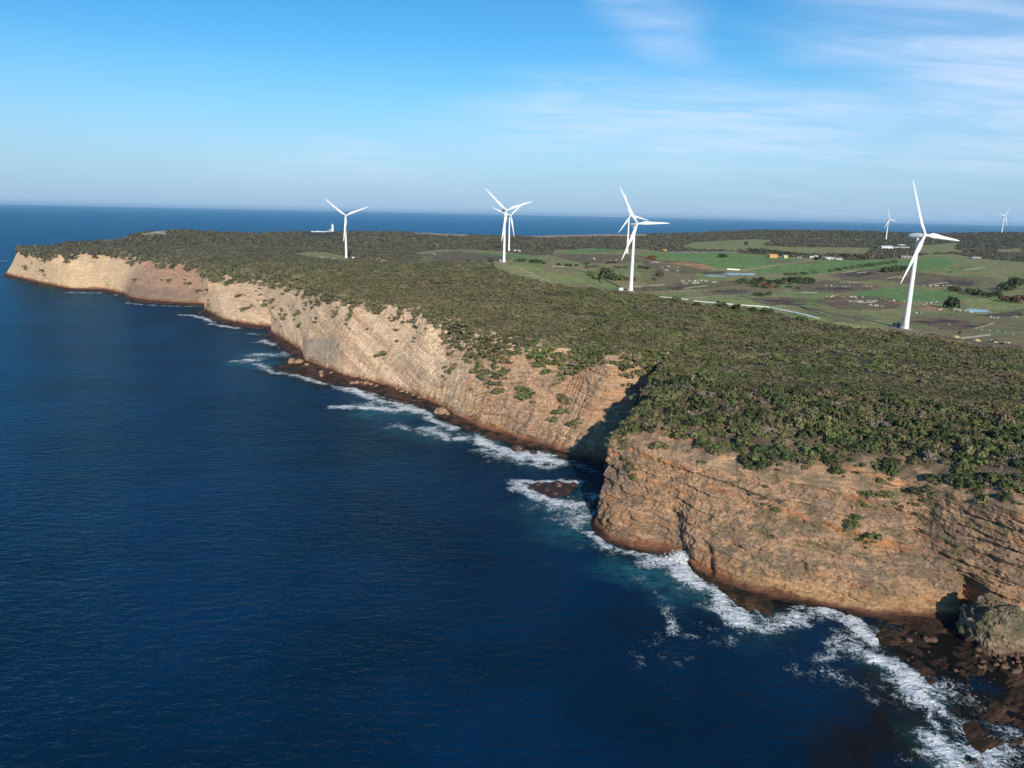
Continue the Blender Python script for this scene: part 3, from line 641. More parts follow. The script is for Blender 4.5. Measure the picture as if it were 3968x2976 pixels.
# the bushes that show largest, one by one
score = R_/D_*(cT > .02)*(D_ < 430)*(uu > 0)*(uu < 3968)*np.where(R_ > 1.2, 1, .2)
big_i = np.argsort(-score)[:280]; isbig = np.zeros(len(P), bool); isbig[big_i] = True
SHR = []
for k in range(8):
    V, t = leaf_template(210, 200+k, .125, 6, .85)
    base = [DKG, GREEN, DKG*1.1, OLIVE, GREEN*.85, GREYB*.8, DKG, BROWN][k]*1.05
    SHR.append(fast_mesh('shrub', V.reshape(-1, 3), np.arange(V.size//3).reshape(-1, 4), np.repeat(base[None]*t[:, None], 4, 0), M_SHRUB))
SHL = [('dark green rounded shrub', 'dark green shrubs of the near slope'), ('green leafy shrub', 'green shrubs of the near slope'), ('dark green rounded shrub', 'dark green shrubs of the near slope'), ('olive shrub', 'olive shrubs of the near slope'),
       ('green leafy shrub', 'green shrubs of the near slope'), ('grey half dead twiggy shrub', 'grey shrubs of the near slope'), ('dark green rounded shrub', 'dark green shrubs of the near slope'), ('brown dry shrub', 'brown shrubs of the near slope')]
ZONES = [(2900, 'growing on the left part of the near headland slope', 'left'), (3450, 'growing on the middle of the near headland slope', 'middle'), (9999, 'growing on the near headland slope towards the right', 'right')]
for i in big_i:
    k = int(rng.choice(8, p=[.24, .14, .2, .12, .1, .06, .1, .04])); o = bpy.data.objects.new('coastal_shrub', SHR[k]); COL.objects.link(o)
    o.location = (P[i, 0], P[i, 1], P[i, 2]-.12*H_[i]); o.scale = (R_[i]*1.0, R_[i]*1.0, max(H_[i], R_[i]*.9)*1.15); o.rotation_euler = (0, 0, rng.uniform(0, 6.28))
    zn = [z for z in ZONES if uu[i] < z[0]][0]
    tag(o, SHL[k][0]+' '+zn[1], 'shrub', SHL[k][1]+', '+zn[2])
rest = ~isbig
for nm, lo, hi, lod in (('coastal_scrub', 0, 400, 0), ('heath_scrub', 400, 800, 1), ('bushland', 800, 1500, 2), ('far_bushland', 1500, 9000, 3)):
    m = rest & (D_ >= lo) & (D_ < hi)
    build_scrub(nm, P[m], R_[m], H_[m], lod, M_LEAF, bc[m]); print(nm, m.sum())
# ------------------------------------------------------------------ sea
FOAM = [  # photo pixels on the water plane, radius m, strength
    ([(3760, 3010), (3690, 2910), (3632, 2868)], 5.5, 1.1), ([(3628, 2866), (3612, 2781), (3590, 2725)], 1.6, .8), ([(3590, 2715), (3540, 2650), (3490, 2600), (3430, 2568), (3375, 2550)], 5, 1.1),
    ([(3500, 2640), (3560, 2700)], 5, .7), ([(3375, 2550), (3330, 2510), (3300, 2480)], 4, .7), ([(3385, 2480), (3330, 2430), (3260, 2380), (3150, 2366)], 4.0, 1.0), ([(3240, 2530), (3160, 2560)], 3, .5), ([(3210, 2520), (3260, 2460), (3360, 2480)], 3, .6),
    ([(3150, 2600), (3270, 2600), (3400, 2680), (3480, 2720)], 7, .36), ([(3560, 2640), (3640, 2660), (3720, 2690)], 6, .5), ([(3640, 2740), (3760, 2830), (3880, 2900)], 6, .5), ([(3860, 2985), (3968, 2920), (4030, 2940)], 9, .62),
    ([(3560, 2900), (3540, 2950)], 3, .4), ([(3450, 2430), (3560, 2460)], 5, .32), ([(3800, 2960), (3740, 2900)], 6, .5), ([(3150, 2368), (3060, 2400), (2960, 2410)], 4, .85), ([(3110, 2420), (3190, 2400)], 3, .5),
    ([(2635, 2165), (2645, 2195)], 5, 1.5), ([(2640, 2200), (2700, 2262), (2780, 2310), (2840, 2370), (2880, 2405)], 5.5, 1.05), ([(2880, 2405), (2930, 2432), (2990, 2425)], 3, .8), ([(2550, 2165), (2620, 2180)], 5, .9), ([(2600, 2210), (2500, 2190)], 5, .55), ([(2440, 2142), (2540, 2158)], 2.5, .9),
    ([(2280, 2062), (2340, 2112), (2450, 2145)], 2.2, .8), ([(2290, 2100), (2360, 2140)], 4, .35), ([(2862, 2280), (2960, 2400)], .9, .9), ([(2430, 2215), (2490, 2245), (2520, 2225)], 2.5, .4),
    ([(2578, 2350), (2600, 2400), (2612, 2445), (2602, 2458), (2690, 2466)], 2.2, .55), ([(2535, 2296), (2575, 2318)], 2, .5), ([(2480, 2560), (2560, 2500)], 4, .25), ([(2640, 2560), (2690, 2505)], 3, .28), ([(2750, 2440), (2800, 2475)], 3, .35), ([(2830, 2490), (2850, 2500)], 2, .35),
    ([(2060, 1885), (2140, 1895), (2210, 1880)], 4, .36), ([(2000, 1872), (2040, 1900), (2090, 1930), (2180, 1950), (2260, 1955)], 3.6, .95), ([(2005, 1866), (2120, 1866), (2240, 1866)], 2.6, .8), ([(2150, 1965), (2260, 1990), (2290, 2010)], 8, .62), ([(2180, 2005), (2270, 2025)], 6, .5), ([(2240, 1805), (2320, 1835)], 5, .45), ([(2300, 1920), (2300, 1990)], 4, .6),
    ([(1615, 1590), (1700, 1640), (1760, 1660)], 4, .85), ([(1640, 1662), (1760, 1694), (1850, 1690)], 5, .85), ([(1850, 1697), (1930, 1738), (2050, 1768), (2170, 1790)], 5.5, 1.05), ([(1880, 1745), (2000, 1775), (2100, 1800)], 6, .6), ([(2170, 1784), (2240, 1800)], 2.5, .7),
    ([(1345, 1508), (1420, 1535), (1500, 1558), (1580, 1586), (1620, 1592)], 5, .95), ([(1310, 1575), (1400, 1580), (1520, 1590)], 4.5, .9), ([(1420, 1560), (1560, 1596)], 6, .65), ([(1540, 1645), (1620, 1665), (1700, 1690)], 5, .5),
    ([(930, 1400), (1000, 1392)], 5, .85), ([(990, 1376), (1110, 1372)], 7, .7), ([(1000, 1412), (1050, 1440), (1150, 1455), (1260, 1486)], 4, .75), ([(1020, 1318), (1065, 1338)], 4, .7), ([(955, 1292), (1015, 1296)], 3, .6), ([(975, 1326), (1040, 1326)], 3, .6), ([(1260, 1488), (1345, 1508)], 2.5, .7),
    ([(690, 1220), (740, 1222), (800, 1236), (820, 1248)], 3.5, .85), ([(820, 1256), (860, 1262), (925, 1272)], 3.5, .85), ([(495, 1174), (560, 1181), (640, 1186), (795, 1188)], 3.5, .65), ([(265, 1133), (330, 1135), (390, 1134)], 4.5, .75), ([(160, 1103), (225, 1114)], 4, .55), ([(-20, 1011), (28, 1011)], 4, .8), ([(440, 1146), (455, 1140)], 3, .6),
    ([(354, 880), (359, 880)], 7, 1.4), ([(258, 859), (260, 859)], 5, .7), ([(500, 843), (502, 843)], 7, .7), ([(1060, 848), (1062, 848)], 7, .9), ([(1588, 860), (1590, 860)], 7, .8), ([(2564, 885), (2567, 885)], 8, 1.0), ([(3140, 884), (3143, 884)], 8, .8)]
TEAL = [([(2250, 1990), (2170, 1980), (2290, 2020)], 12, .85), ([(2450, 2230), (2520, 2240)], 8, .9), ([(2560, 2180), (2700, 2270), (2860, 2400)], 9, .6), ([(1560, 1600), (1450, 1590), (1420, 1580)], 12, .7), ([(1000, 1375), (1110, 1375)], 12, .8), ([(930, 1402), (1000, 1412)], 10, .6),
        ([(1650, 1665), (1860, 1700), (2050, 1785)], 10, .55), ([(3400, 2560), (3560, 2690)], 6, .25), ([(3640, 2890), (3700, 2960)], 6, .35), ([(2300, 1900), (2300, 1960)], 8, .4), ([(2560, 2325), (2580, 2330)], 4, .5), ([(1540, 1660), (1700, 1700)], 8, .4)]
NA, ND = 1150, 640
az = np.radians(np.linspace(-50, 50, NA)); dd = np.r_[np.geomspace(60, 2600, ND-60), np.geomspace(2650, 90000, 60)]
WX = dd[:, None]*np.sin(az)[None]; WY = dd[:, None]*np.cos(az)[None]
def stroke_field(strokes, grow=1.0):
    out = np.zeros(WX.shape)
    for pts, r, s in strokes:
        P = np.array([un(u, v)[:2] for u, v in pts]); R2 = r*grow
        ctr = P.mean(0); ext = np.hypot(*(P-ctr).T).max()+2.8*R2; dC = np.hypot(*ctr)
        i0, i1 = np.searchsorted(dd, [max(dC-ext, 1), dC+ext]); a0 = math.atan2(ctr[0], ctr[1]); da = math.asin(min(.99, ext/dC))
        j0, j1 = np.searchsorted(az, [a0-da, a0+da])
        if i1 <= i0 or j1 <= j0: continue
        x, y = WX[i0:i1, j0:j1], WY[i0:i1, j0:j1]
        x = x+1.0*R2*fbm(x, y, 0*x, 2.6*R2, 4); y = y+1.0*R2*fbm(x, y, 0*x+9, 2.6*R2, 4)
        d = np.full(x.shape, 1e9)
        for a, b in zip(P[:-1], P[1:]):
            ab = b-a; t = np.clip(((x-a[0])*ab[0]+(y-a[1])*ab[1])/max(ab@ab, 1e-6), 0, 1)
            d = np.minimum(d, np.hypot(x-a[0]-t*ab[0], y-a[1]-t*ab[1]))
        out[i0:i1, j0:j1] = np.maximum(out[i0:i1, j0:j1], min(s, 1.15)*np.clip(1.12-(d/R2)*.56, 0, 1)**1.15)
    return out
foam = stroke_field(FOAM[:29], .85); foam = np.maximum(foam, stroke_field(FOAM[29:], 1.12)); teal = stroke_field(TEAL, 1.0)*.75
# thin wash all along the waterline, and dark reef below it
shoal = np.zeros(WX.shape); wash = np.zeros(WX.shape)
Wl = W[::6]
for i in range(len(Wl)-1):
    a, b = Wl[i], Wl[i+1]; c = .5*(a+b); dC = np.hypot(*c); ext = 34
    i0, i1 = np.searchsorted(dd, [max(dC-ext, 1), dC+ext]); a0 = math.atan2(c[0], c[1]); j0, j1 = np.searchsorted(az, [a0-ext/dC, a0+ext/dC])
    if i1 <= i0 or j1 <= j0: continue
    x, y = WX[i0:i1, j0:j1], WY[i0:i1, j0:j1]; ab = b-a; t = np.clip(((x-a[0])*ab[0]+(y-a[1])*ab[1])/max(ab@ab, 1e-6), 0, 1)
    d = np.hypot(x-a[0]-t*ab[0], y-a[1]-t*ab[1])
    shoal[i0:i1, j0:j1] = np.maximum(shoal[i0:i1, j0:j1], np.clip(1-d/15, 0, 1)); wash[i0:i1, j0:j1] = np.maximum(wash[i0:i1, j0:j1], np.clip(1-d/2.6, 0, 1))
for fr in (.0, .25, .5, .75, 1.0):
    Sl = (W+(C-W)*fr)[::5]; sw = np.linalg.norm(C-W, axis=1)[::5]
    for i in range(len(Sl)):
        if sw[i] < 5: continue
        c = Sl[i]; dC = np.hypot(*c); ext = sw[i]*.22+3; i0, i1 = np.searchsorted(dd, [max(dC-ext, 1), dC+ext]); a0 = math.atan2(c[0], c[1]); j0, j1 = np.searchsorted(az, [a0-ext/dC, a0+ext/dC])
        if i1 <= i0 or j1 <= j0: continue
        d = np.hypot(WX[i0:i1, j0:j1]-c[0], WY[i0:i1, j0:j1]-c[1]); shoal[i0:i1, j0:j1] = np.maximum(shoal[i0:i1, j0:j1], 1.6*np.clip(1.4-d/ext, 0, 1))
washn = sstep(-.15, .4, fbm(WX, WY, 0*WX+21, 22, 3))
foam = np.maximum(foam, wash*.62*washn)
WZ = .10*fbm(WX, WY, 0*WX, 7, 2)*sstep(2600, 300, np.hypot(WX, WY)) + .30*sstep(.5, 1.2, foam)*(1+fbm(WX, WY, 0*WX, 2.5, 2))
def water_mat():
    m, nt, b = node_mat('sea_water'); N, L = nt.nodes, nt.links
    ge = N.new('ShaderNodeNewGeometry'); pos = ge.outputs['Position']
    def attr(nm):
        a = N.new('ShaderNodeAttribute'); a.attribute_name = nm; return a.outputs['Fac']
    def noise(scale, det=4, rough=.55, vec=None, dist=0.0):
        n = N.new('ShaderNodeTexNoise'); n.inputs['Scale'].default_value = scale; n.inputs['Detail'].default_value = det; n.inputs['Roughness'].default_value = rough; n.inputs['Distortion'].default_value = dist
        L.new(vec or pos, n.inputs['Vector']); return n.outputs['Fac']
    def math_(op, a, b_=None, clamp=False):
        n = N.new('ShaderNodeMath'); n.operation = op; n.use_clamp = clamp
        for i, x in enumerate((a, b_)):
            if x is None: continue
            if isinstance(x, (int, float)): n.inputs[i].default_value = x
            else: L.new(x, n.inputs[i])
        return n.outputs[0]
    def mix(a, b_, f):
        n = N.new('ShaderNodeMix'); n.data_type = 'RGBA'
        for nm, x in (('A', a), ('B', b_)):
            if isinstance(x, tuple): n.inputs[nm].default_value = (*x, 1)
            else: L.new(x, n.inputs[nm])
        if isinstance(f, float): n.inputs['Factor'].default_value = f
        else: L.new(f, n.inputs['Factor'])
        return n.outputs['Result']
    def mrange(x, a, b_, c=0.0, d=1.0):
        n = N.new('ShaderNodeMapRange'); n.interpolation_type = 'SMOOTHSTEP'
        for nm, v_ in (('From Min', a), ('From Max', b_), ('To Min', c), ('To Max', d)): n.inputs[nm].default_value = v_
        L.new(x, n.inputs['Value']); return n.outputs['Result']
    mp = N.new('ShaderNodeMapping'); mp.inputs['Rotation'].default_value = (0, 0, rad(12)); mp.inputs['Scale'].default_value = (.42, 1, 1); L.new(pos, mp.inputs['Vector']); wv = mp.outputs['Vector']
    fo, te, sh = attr('foam'), attr('teal'), attr('shoal')
    # lace: thin ridges first, filled in as the foam gets denser
    r1 = math_('ABSOLUTE', math_('MULTIPLY', math_('SUBTRACT', noise(.42, 5, .6, dist=1.2), .5), 3.2))
    r2 = math_('ABSOLUTE', math_('MULTIPLY', math_('SUBTRACT', noise(1.15, 4, .6, dist=.8), .5), 3.4))
    lace = math_('MINIMUM', r1, math_('ADD', r2, .12)); brk = noise(.13, 6, .7)
    lvl = math_('SUBTRACT', math_('ADD', math_('MULTIPLY', fo, 1.12), math_('MULTIPLY', math_('SUBTRACT', brk, .5), 2.3)), math_('ADD', math_('MULTIPLY', lace, 1.9), .22))
    fm = math_('MULTIPLY', mrange(lvl, -.06, .38), mrange(fo, 0.0, .12))
    big = noise(.012, 3); deep = mix((.0006, .0140, .038), (.0012, .0240, .070), mrange(big, .35, .65))
    deep = mix(deep, (.010, .0075, .006), math_('MULTIPLY', sh, mrange(noise(.05, 4), .38, .62, .25, .95), True))
    c = mix(deep, (.035, .20, .23), math_('MULTIPLY', te, mrange(noise(.22, 4), .25, .7, .25, .95)))
    c = mix(c, mix((.50, .58, .60), (.82, .84, .84), mrange(lvl, .1, .8)), fm)
    L.new(c, b.inputs['Base Color'])
    rg = math_('ADD', math_('MULTIPLY', fm, .6), .12); L.new(rg, b.inputs['Roughness']); b.inputs['IOR'].default_value = 1.19
    b.inputs['Specular IOR Level'].default_value = 0.0
    h = math_('ADD', math_('ADD', math_('MULTIPLY', noise(.09, 2, .5, wv), .8), math_('MULTIPLY', noise(.40, 4, .6, wv), 1.25)), math_('MULTIPLY', noise(1.5, 2, .5, wv), .12))
    h = math_('ADD', h, math_('MULTIPLY', math_('MULTIPLY', fm, noise(1.2, 5, .7)), .5))
    bp = N.new('ShaderNodeBump'); bp.inputs['Strength'].default_value = 1.0; bp.inputs['Distance'].default_value = 1.0; L.new(h, bp.inputs['Height']); L.new(bp.outputs['Normal'], b.inputs['Normal'])
    # a wind-roughened sea: the reflecting facets never all lie at grazing angle, so its reflectance stays below half
    gl = N.new('ShaderNodeBsdfGlossy'); gl.inputs['Color'].default_value = (.36, .76, 1, 1); gl.inputs['Roughness'].default_value = .16; L.new(bp.outputs['Normal'], gl.inputs['Normal'])
    fr = N.new('ShaderNodeFresnel'); fr.inputs['IOR'].default_value = 1.33; L.new(bp.outputs['Normal'], fr.inputs['Normal'])
    ms = N.new('ShaderNodeMixShader'); L.new(math_('MULTIPLY', math_('MULTIPLY', fr.outputs[0], .52), math_('SUBTRACT', 1.0, math_('MULTIPLY', fm, .85))), ms.inputs['Fac']); L.new(b.outputs['BSDF'], ms.inputs[1]); L.new(gl.outputs['BSDF'], ms.inputs[2]); L.new(ms.outputs['Shader'], N['Material Output'].inputs['Surface'])
    return m
sea_me = fast_mesh('sea', np.stack([WX, WY, WZ], -1), grid_quads(ND, NA)[:, ::-1], None, water_mat(), smooth=True, attrs={'foam': foam.ravel(), 'teal': teal.ravel(), 'shoal': shoal.ravel()})
tag(link('sea', sea_me), kind='structure')
# ------------------------------------------------------------------ sun, sky, air
SUN_EL, SUN_AZ = rad(23), rad(170.5)        # azimuth the light comes from, clockwise from +Y
sl = bpy.data.lights.new('sun', 'SUN'); sl.energy = 4.9; sl.angle = rad(.53); sl.color = (1.0, .90, .76)
so = bpy.data.objects.new('sun', sl); COL.objects.link(so)
sd = Vector((math.sin(SUN_AZ)*math.cos(SUN_EL), math.cos(SUN_AZ)*math.cos(SUN_EL), math.sin(SUN_EL)))
so.rotation_euler = sd.to_track_quat('Z', 'Y').to_euler(); so.location = sd*500+Vector((0, 0, 200))
world = bpy.data.worlds.new('World'); SC.world = world; world.use_nodes = True
nt = world.node_tree; N, L = nt.nodes, nt.links; bg = N['Background']
sky = N.new('ShaderNodeTexSky'); sky.sky_type = 'NISHITA'; sky.sun_disc = False; sky.sun_elevation = SUN_EL; sky.sun_rotation = SUN_AZ
sky.altitude = 100; sky.air_density = 1.0; sky.dust_density = .15; sky.ozone_density = 4.0
tc = N.new('ShaderNodeTexCoord'); sx = N.new('ShaderNodeSeparateXYZ'); L.new(tc.outputs['Generated'], sx.inputs[0])
def wm(op, a, b_=None, clamp=False):
    n = N.new('ShaderNodeMath'); n.operation = op; n.use_clamp = clamp
    for i, x in enumerate((a, b_)):
        if x is None: continue
        if isinstance(x, (int, float)): n.inputs[i].default_value = x
        else: L.new(x, n.inputs[i])
    return n.outputs[0]
def wmr(x, a, b_, c=0.0, d=1.0):
    n = N.new('ShaderNodeMapRange'); n.interpolation_type = 'SMOOTHSTEP'
    for nm, v_ in (('From Min', a), ('From Max', b_), ('To Min', c), ('To Max', d)): n.inputs[nm].default_value = v_
    L.new(x, n.inputs['Value']); return n.outputs['Result']
# high cirrus: a sheet seen in perspective
den = wm('ADD', wm('MAXIMUM', sx.outputs['Z'], 0.0), .10)
cv = N.new('ShaderNodeCombineXYZ'); L.new(wm('DIVIDE', sx.outputs['X'], den), cv.inputs[0]); L.new(wm('DIVIDE', sx.outputs['Y'], den), cv.inputs[1])
mp = N.new('ShaderNodeMapping'); mp.inputs['Rotation'].default_value = (0, 0, rad(40)); mp.inputs['Scale'].default_value = (.5, 1.5, 1); mp.inputs['Location'].default_value = (3.3, 1.2, 0); L.new(cv.outputs[0], mp.inputs['Vector'])
def wn(scale, det, rough_, dist, vec):
    n = N.new('ShaderNodeTexNoise'); n.inputs['Scale'].default_value = scale; n.inputs['Detail'].default_value = det; n.inputs['Roughness'].default_value = rough_; n.inputs['Distortion'].default_value = dist
    L.new(vec, n.inputs['Vector']); return n.outputs['Fac']
streak = wn(1.3, 9, .58, .9, mp.outputs['Vector']); clump = wn(.45, 3, .5, .3, cv.outputs[0])
side = wmr(wm('SUBTRACT', sx.outputs['X'], wm('MULTIPLY', sx.outputs['Z'], .1)), -.12, .38, .12, 1.0)
cl = wm('MULTIPLY', wm('MULTIPLY', wmr(streak, .38, .70), wmr(clump, .34, .60, .12, 1.0)), side)
# soft veils of cirrus: bearing and height of each, its spread, and how it leans
yy = wm('MAXIMUM', sx.outputs['Y'], .05); bx = wm('DIVIDE', sx.outputs['X'], yy); bz = wm('DIVIDE', sx.outputs['Z'], yy)
wob_ = N.new('ShaderNodeTexNoise'); wob_.inputs['Scale'].default_value = 1.1; wob_.inputs['Detail'].default_value = 5; L.new(cv.outputs[0], wob_.inputs['Vector']); sp_ = N.new('ShaderNodeSeparateColor'); L.new(wob_.outputs['Color'], sp_.inputs[0])
bx = wm('ADD', bx, wm('MULTIPLY', wm('SUBTRACT', sp_.outputs[0], .5), .22)); bz = wm('ADD', bz, wm('MULTIPLY', wm('SUBTRACT', sp_.outputs[1], .5), .10))
fine = wmr(wn(1.6, 9, .62, 1.0, mp.outputs['Vector']), .28, .68, .22, 1.0); cl = None
for cx_, cz_, rx_, rz_, lean, amt in ((.155, .275, .07, .10, -.5, .42), (.24, .118, .34, .060, .05, .50), (.60, .21, .30, .11, -.30, .62), (.40, .345, .20, .045, -.1, .45), (.06, .135, .07, .022, -.2, .35), (-.22, .06, .20, .035, 0, .20), (.75, .10, .4, .05, .05, .35)):
    dx = wm('SUBTRACT', bx, cx_); dz = wm('SUBTRACT', wm('SUBTRACT', bz, cz_), wm('MULTIPLY', dx, lean))
    e = wm('SQRT', wm('ADD', wm('POWER', wm('DIVIDE', wm('ABSOLUTE', dx), rx_), 2.0), wm('POWER', wm('DIVIDE', wm('ABSOLUTE', dz), rz_), 2.0)))
    m_ = wm('MULTIPLY', wmr(e, 1.35, .1), amt*1.3); cl = m_ if cl is None else wm('MAXIMUM', cl, m_)
cl = wm('ADD', wm('MULTIPLY', cl, fine), wm('MULTIPLY', wm('MULTIPLY', wmr(streak, .42, .75), side), .14), True)
hs = N.new('ShaderNodeHueSaturation'); hs.inputs['Saturation'].default_value = 1.31; hs.inputs['Hue'].default_value = .495; hs.inputs['Value'].default_value = 1.0; L.new(sky.outputs['Color'], hs.inputs['Color'])
hm = N.new('ShaderNodeMix'); hm.data_type = 'RGBA'; L.new(wmr(sx.outputs['Z'], -.02, .20, .92, 0.0), hm.inputs['Factor']); L.new(hs.outputs['Color'], hm.inputs['A']); hm.inputs['B'].default_value = (2.2, 3.85, 5.95, 1)
mx = N.new('ShaderNodeMix'); mx.data_type = 'RGBA'; L.new(wm('MULTIPLY', cl, 1.0), mx.inputs['Factor']); L.new(hm.outputs['Result'], mx.inputs['A']); mx.inputs['B'].default_value = (5.6, 6.5, 8.2, 1)
L.new(mx.outputs['Result'], bg.inputs['Color']); bg.inputs['Strength'].default_value = .118
HAZE = True
if HAZE:
    mb = MB(); mb.box((0, 42000, 106), (150000, 100000, 222)); hz = bpy.data.materials.new('haze_air'); hz.use_nodes = True
    n2_, l2 = hz.node_tree.nodes, hz.node_tree.links; n2_.remove(n2_['Principled BSDF']); pv_ = n2_.new('ShaderNodeVolumePrincipled')
    pv_.inputs['Color'].default_value = (.45, .72, 1.0, 1); pv_.inputs['Density'].default_value = 1.6e-5; pv_.inputs['Anisotropy'].default_value = 0.0
    l2.new(pv_.outputs['Volume'], n2_['Material Output'].inputs['Volume'])
    tag(mb.build('haze', hz), kind='stuff')
SC.view_settings.view_transform = 'Standard'; SC.view_settings.look = 'None'; SC.view_settings.exposure = 0.15; SC.view_settings.gamma = 1.0
SC.render.engine = 'CYCLES'; SC.cycles.use_denoising = True; SC.cycles.max_bounces = 6; SC.cycles.diffuse_bounces = 2; SC.cycles.glossy_bounces = 2; SC.cycles.volume_bounces = 0
SC.cycles.transmission_bounces = 2
# ------------------------------------------------------------------ wind turbines
def ring_ellipse(c, ax, ay, rx, ry, n=14, tw=0.0):
    out = []
    for j in range(n):
        a = 2*math.pi*j/n; x, y = math.cos(a)*rx, math.sin(a)*ry
        xx, yy = x*math.cos(tw)-y*math.sin(tw), x*math.sin(tw)+y*math.cos(tw)
        out.append(tuple(Vector(c)+Vector(ax)*xx+Vector(ay)*yy))
    return out
def tower_mesh():
    m = MB(); prof = [(2.55, -4), (2.55, 0), (2.5, .3)]
    for k in range(1, 13): prof.append((2.15-(2.15-1.25)*k/12, .3+(HUB-2.0)*k/12))
    m.lathe([(r*.93, z) for r, z in prof], 28)
    for z in (22.0, 45.0): m.lathe([(2.1-.9*z/66, z-.12), (2.16-.9*z/66, z), (2.1-.9*z/66, z+.12)], 28)
    return m
def blade_mb(L=40.3):
    # along +Z, chord in X, thickness in Y
    m = MB(); st = [(0, .95, .95, 0), (.04, .95, .95, 0), (.10, 1.25, .8, .18), (.17, 1.72, .55, .22), (.24, 1.78, .42, .20), (.36, 1.5, .33, .15), (.5, 1.2, .25, .11), (.65, .95, .19, .07), (.8, .72, .14, .04), (.92, .50, .09, .02), (.98, .28, .05, 0), (1, .08, .02, 0)]
    rings = []
    for f, c, t, tw in st:
        off = -(c-.95)*.55 if f > .06 else 0
        rings.append(ring_ellipse((off*1.0, 0, f*L+1.2), (1, 0, 0), (0, 1, 0), c, t, 16, tw))
    m.rings(rings); return m
def nacelle_mb():
    m = MB(); rings = []
    for y, w_, h_ in ((-3.4, 1.0, 1.0), (-3.1, 1.65, 1.65), (-1.0, 1.8, 1.85), (3.5, 1.8, 1.85), (6.2, 1.55, 1.6), (7.6, .95, 1.0), (7.9, .4, .5)):
        r = []
        for j in range(16):
            a = 2*math.pi*j/16; ca, sa = math.cos(a), math.sin(a)
            r.append((w_*np.sign(ca)*abs(ca)**.6, y, h_*np.sign(sa)*abs(sa)**.6+.1))
        rings.append(r)
    m.rings(rings); return m
def spinner_mb():
    m = MB(); rings = []
    for y, r in ((-3.5, 1.35), (-4.2, 1.5), (-5.2, 1.45), (-6.0, 1.05), (-6.5, .5), (-6.65, .1)): rings.append([(r*math.cos(2*math.pi*j/18), y, r*math.sin(2*math.pi*j/18)) for j in range(18)])
    m.rings(rings); return m
def mast_mb():
    m = MB(); m.tube((0, 6.3, 1.6), (0, 6.3, 4.4), .07); m.tube((0, 5.4, 1.6), (0, 5.4, 3.4), .06); m.tube((-.7, 6.3, 4.0), (.7, 6.3, 4.0), .05); m.box((.7, 6.3, 4.15), (.25, .25, .35)); m.box((-.7, 6.3, 4.15), (.25, .25, .35)); return m
def stair_mb():
    m = MB()
    for k in range(9): m.box((-2.6-.28*(8-k), 0, .2+.22*k), (.3, 1.2, .06))
    m.box((-2.25, 0, 2.15), (1.1, 1.5, .08))
    for y in (-.65, .65):
        m.tube((-4.9, y, .2), (-2.7, y, 2.1), .06); m.tube((-4.9, y, 1.2), (-2.7, y, 3.1), .05); m.tube((-2.7, y, 3.1), (-1.8, y, 3.1), .05)
        for k in range(5): m.tube((-4.9+.55*k, y, .2+.475*k), (-4.9+.55*k, y, 1.2+.475*k), .04)
    return m
def door_mb():
    m = MB(); m.box((-2.33, 0, 3.15), (.16, .95, 2.0)); return m
TLAB = ['nearest and largest white wind turbine, one blade almost upright, on the grass at the right', 'white wind turbine with one blade pointing level right, in front of another turbine', 'white wind turbine in front of the overlapping pair beside the sandy track',
        'white wind turbine standing alone beyond the scrub, right of the lighthouse', 'farther white turbine half hidden behind the blades of a nearer turbine', 'farther white turbine of the overlapping pair, at the edge of the bushland',
        'small far white turbine left of the upper blade of the nearest turbine', 'smallest white turbine on the far hill at the right edge']
def make_turbine(i, meshes):
    x, y, z, ang = TURB[i]; root = empty('wind_turbine', (x, y, gz(x, y)[0]))
    tag(root, TLAB[i], 'wind turbine', 'wind turbines of the wind farm')
    link('foundation', meshes['foundation'], root); to = link('tower', meshes['tower'], root); link('door', meshes['door'], to).rotation_euler = (0, 0, rad(35))
    if i in (0, 1, 2): link('stairs', meshes['stairs'], root).rotation_euler = (0, 0, rad(20))
    yaw = rad(180-152)   # every rotor faces the same wind
    nc = link('nacelle', meshes['nacelle'], root, (0, 0, HUB)); nc.rotation_euler = (rad(-5), 0, yaw)
    link('mast', meshes['mast'], nc); hb = link('hub', meshes['spinner'], root, (0, 0, HUB)); hb.rotation_euler = (rad(-5), 0, yaw)
    for k in range(3):
        b = link('blade', meshes['blade'], hb); b.location = (0, -4.9, 0); b.rotation_euler = (0, rad(ang+120*k), 0)
    return root
_t = {}
def pad_mb():
    m = MB(); m.lathe([(4.6, -1.5), (4.6, .25), (4.2, .4), (2.7, .55)], 28); return m
for nm, fn, mt in (('tower', tower_mesh, M_WHITE), ('door', door_mb, M_GREYST), ('foundation', pad_mb, M_CONC), ('stairs', stair_mb, M_GREYST), ('nacelle', nacelle_mb, M_WHITE), ('mast', mast_mb, M_GREYST), ('spinner', spinner_mb, M_WHITE), ('blade', blade_mb, M_WHITE)):
    o = fn().build(nm, mt, smooth=nm not in ('stairs', 'door')); _t[nm] = o.data; bpy.data.objects.remove(o)
for i in range(8): make_turbine(i, _t)

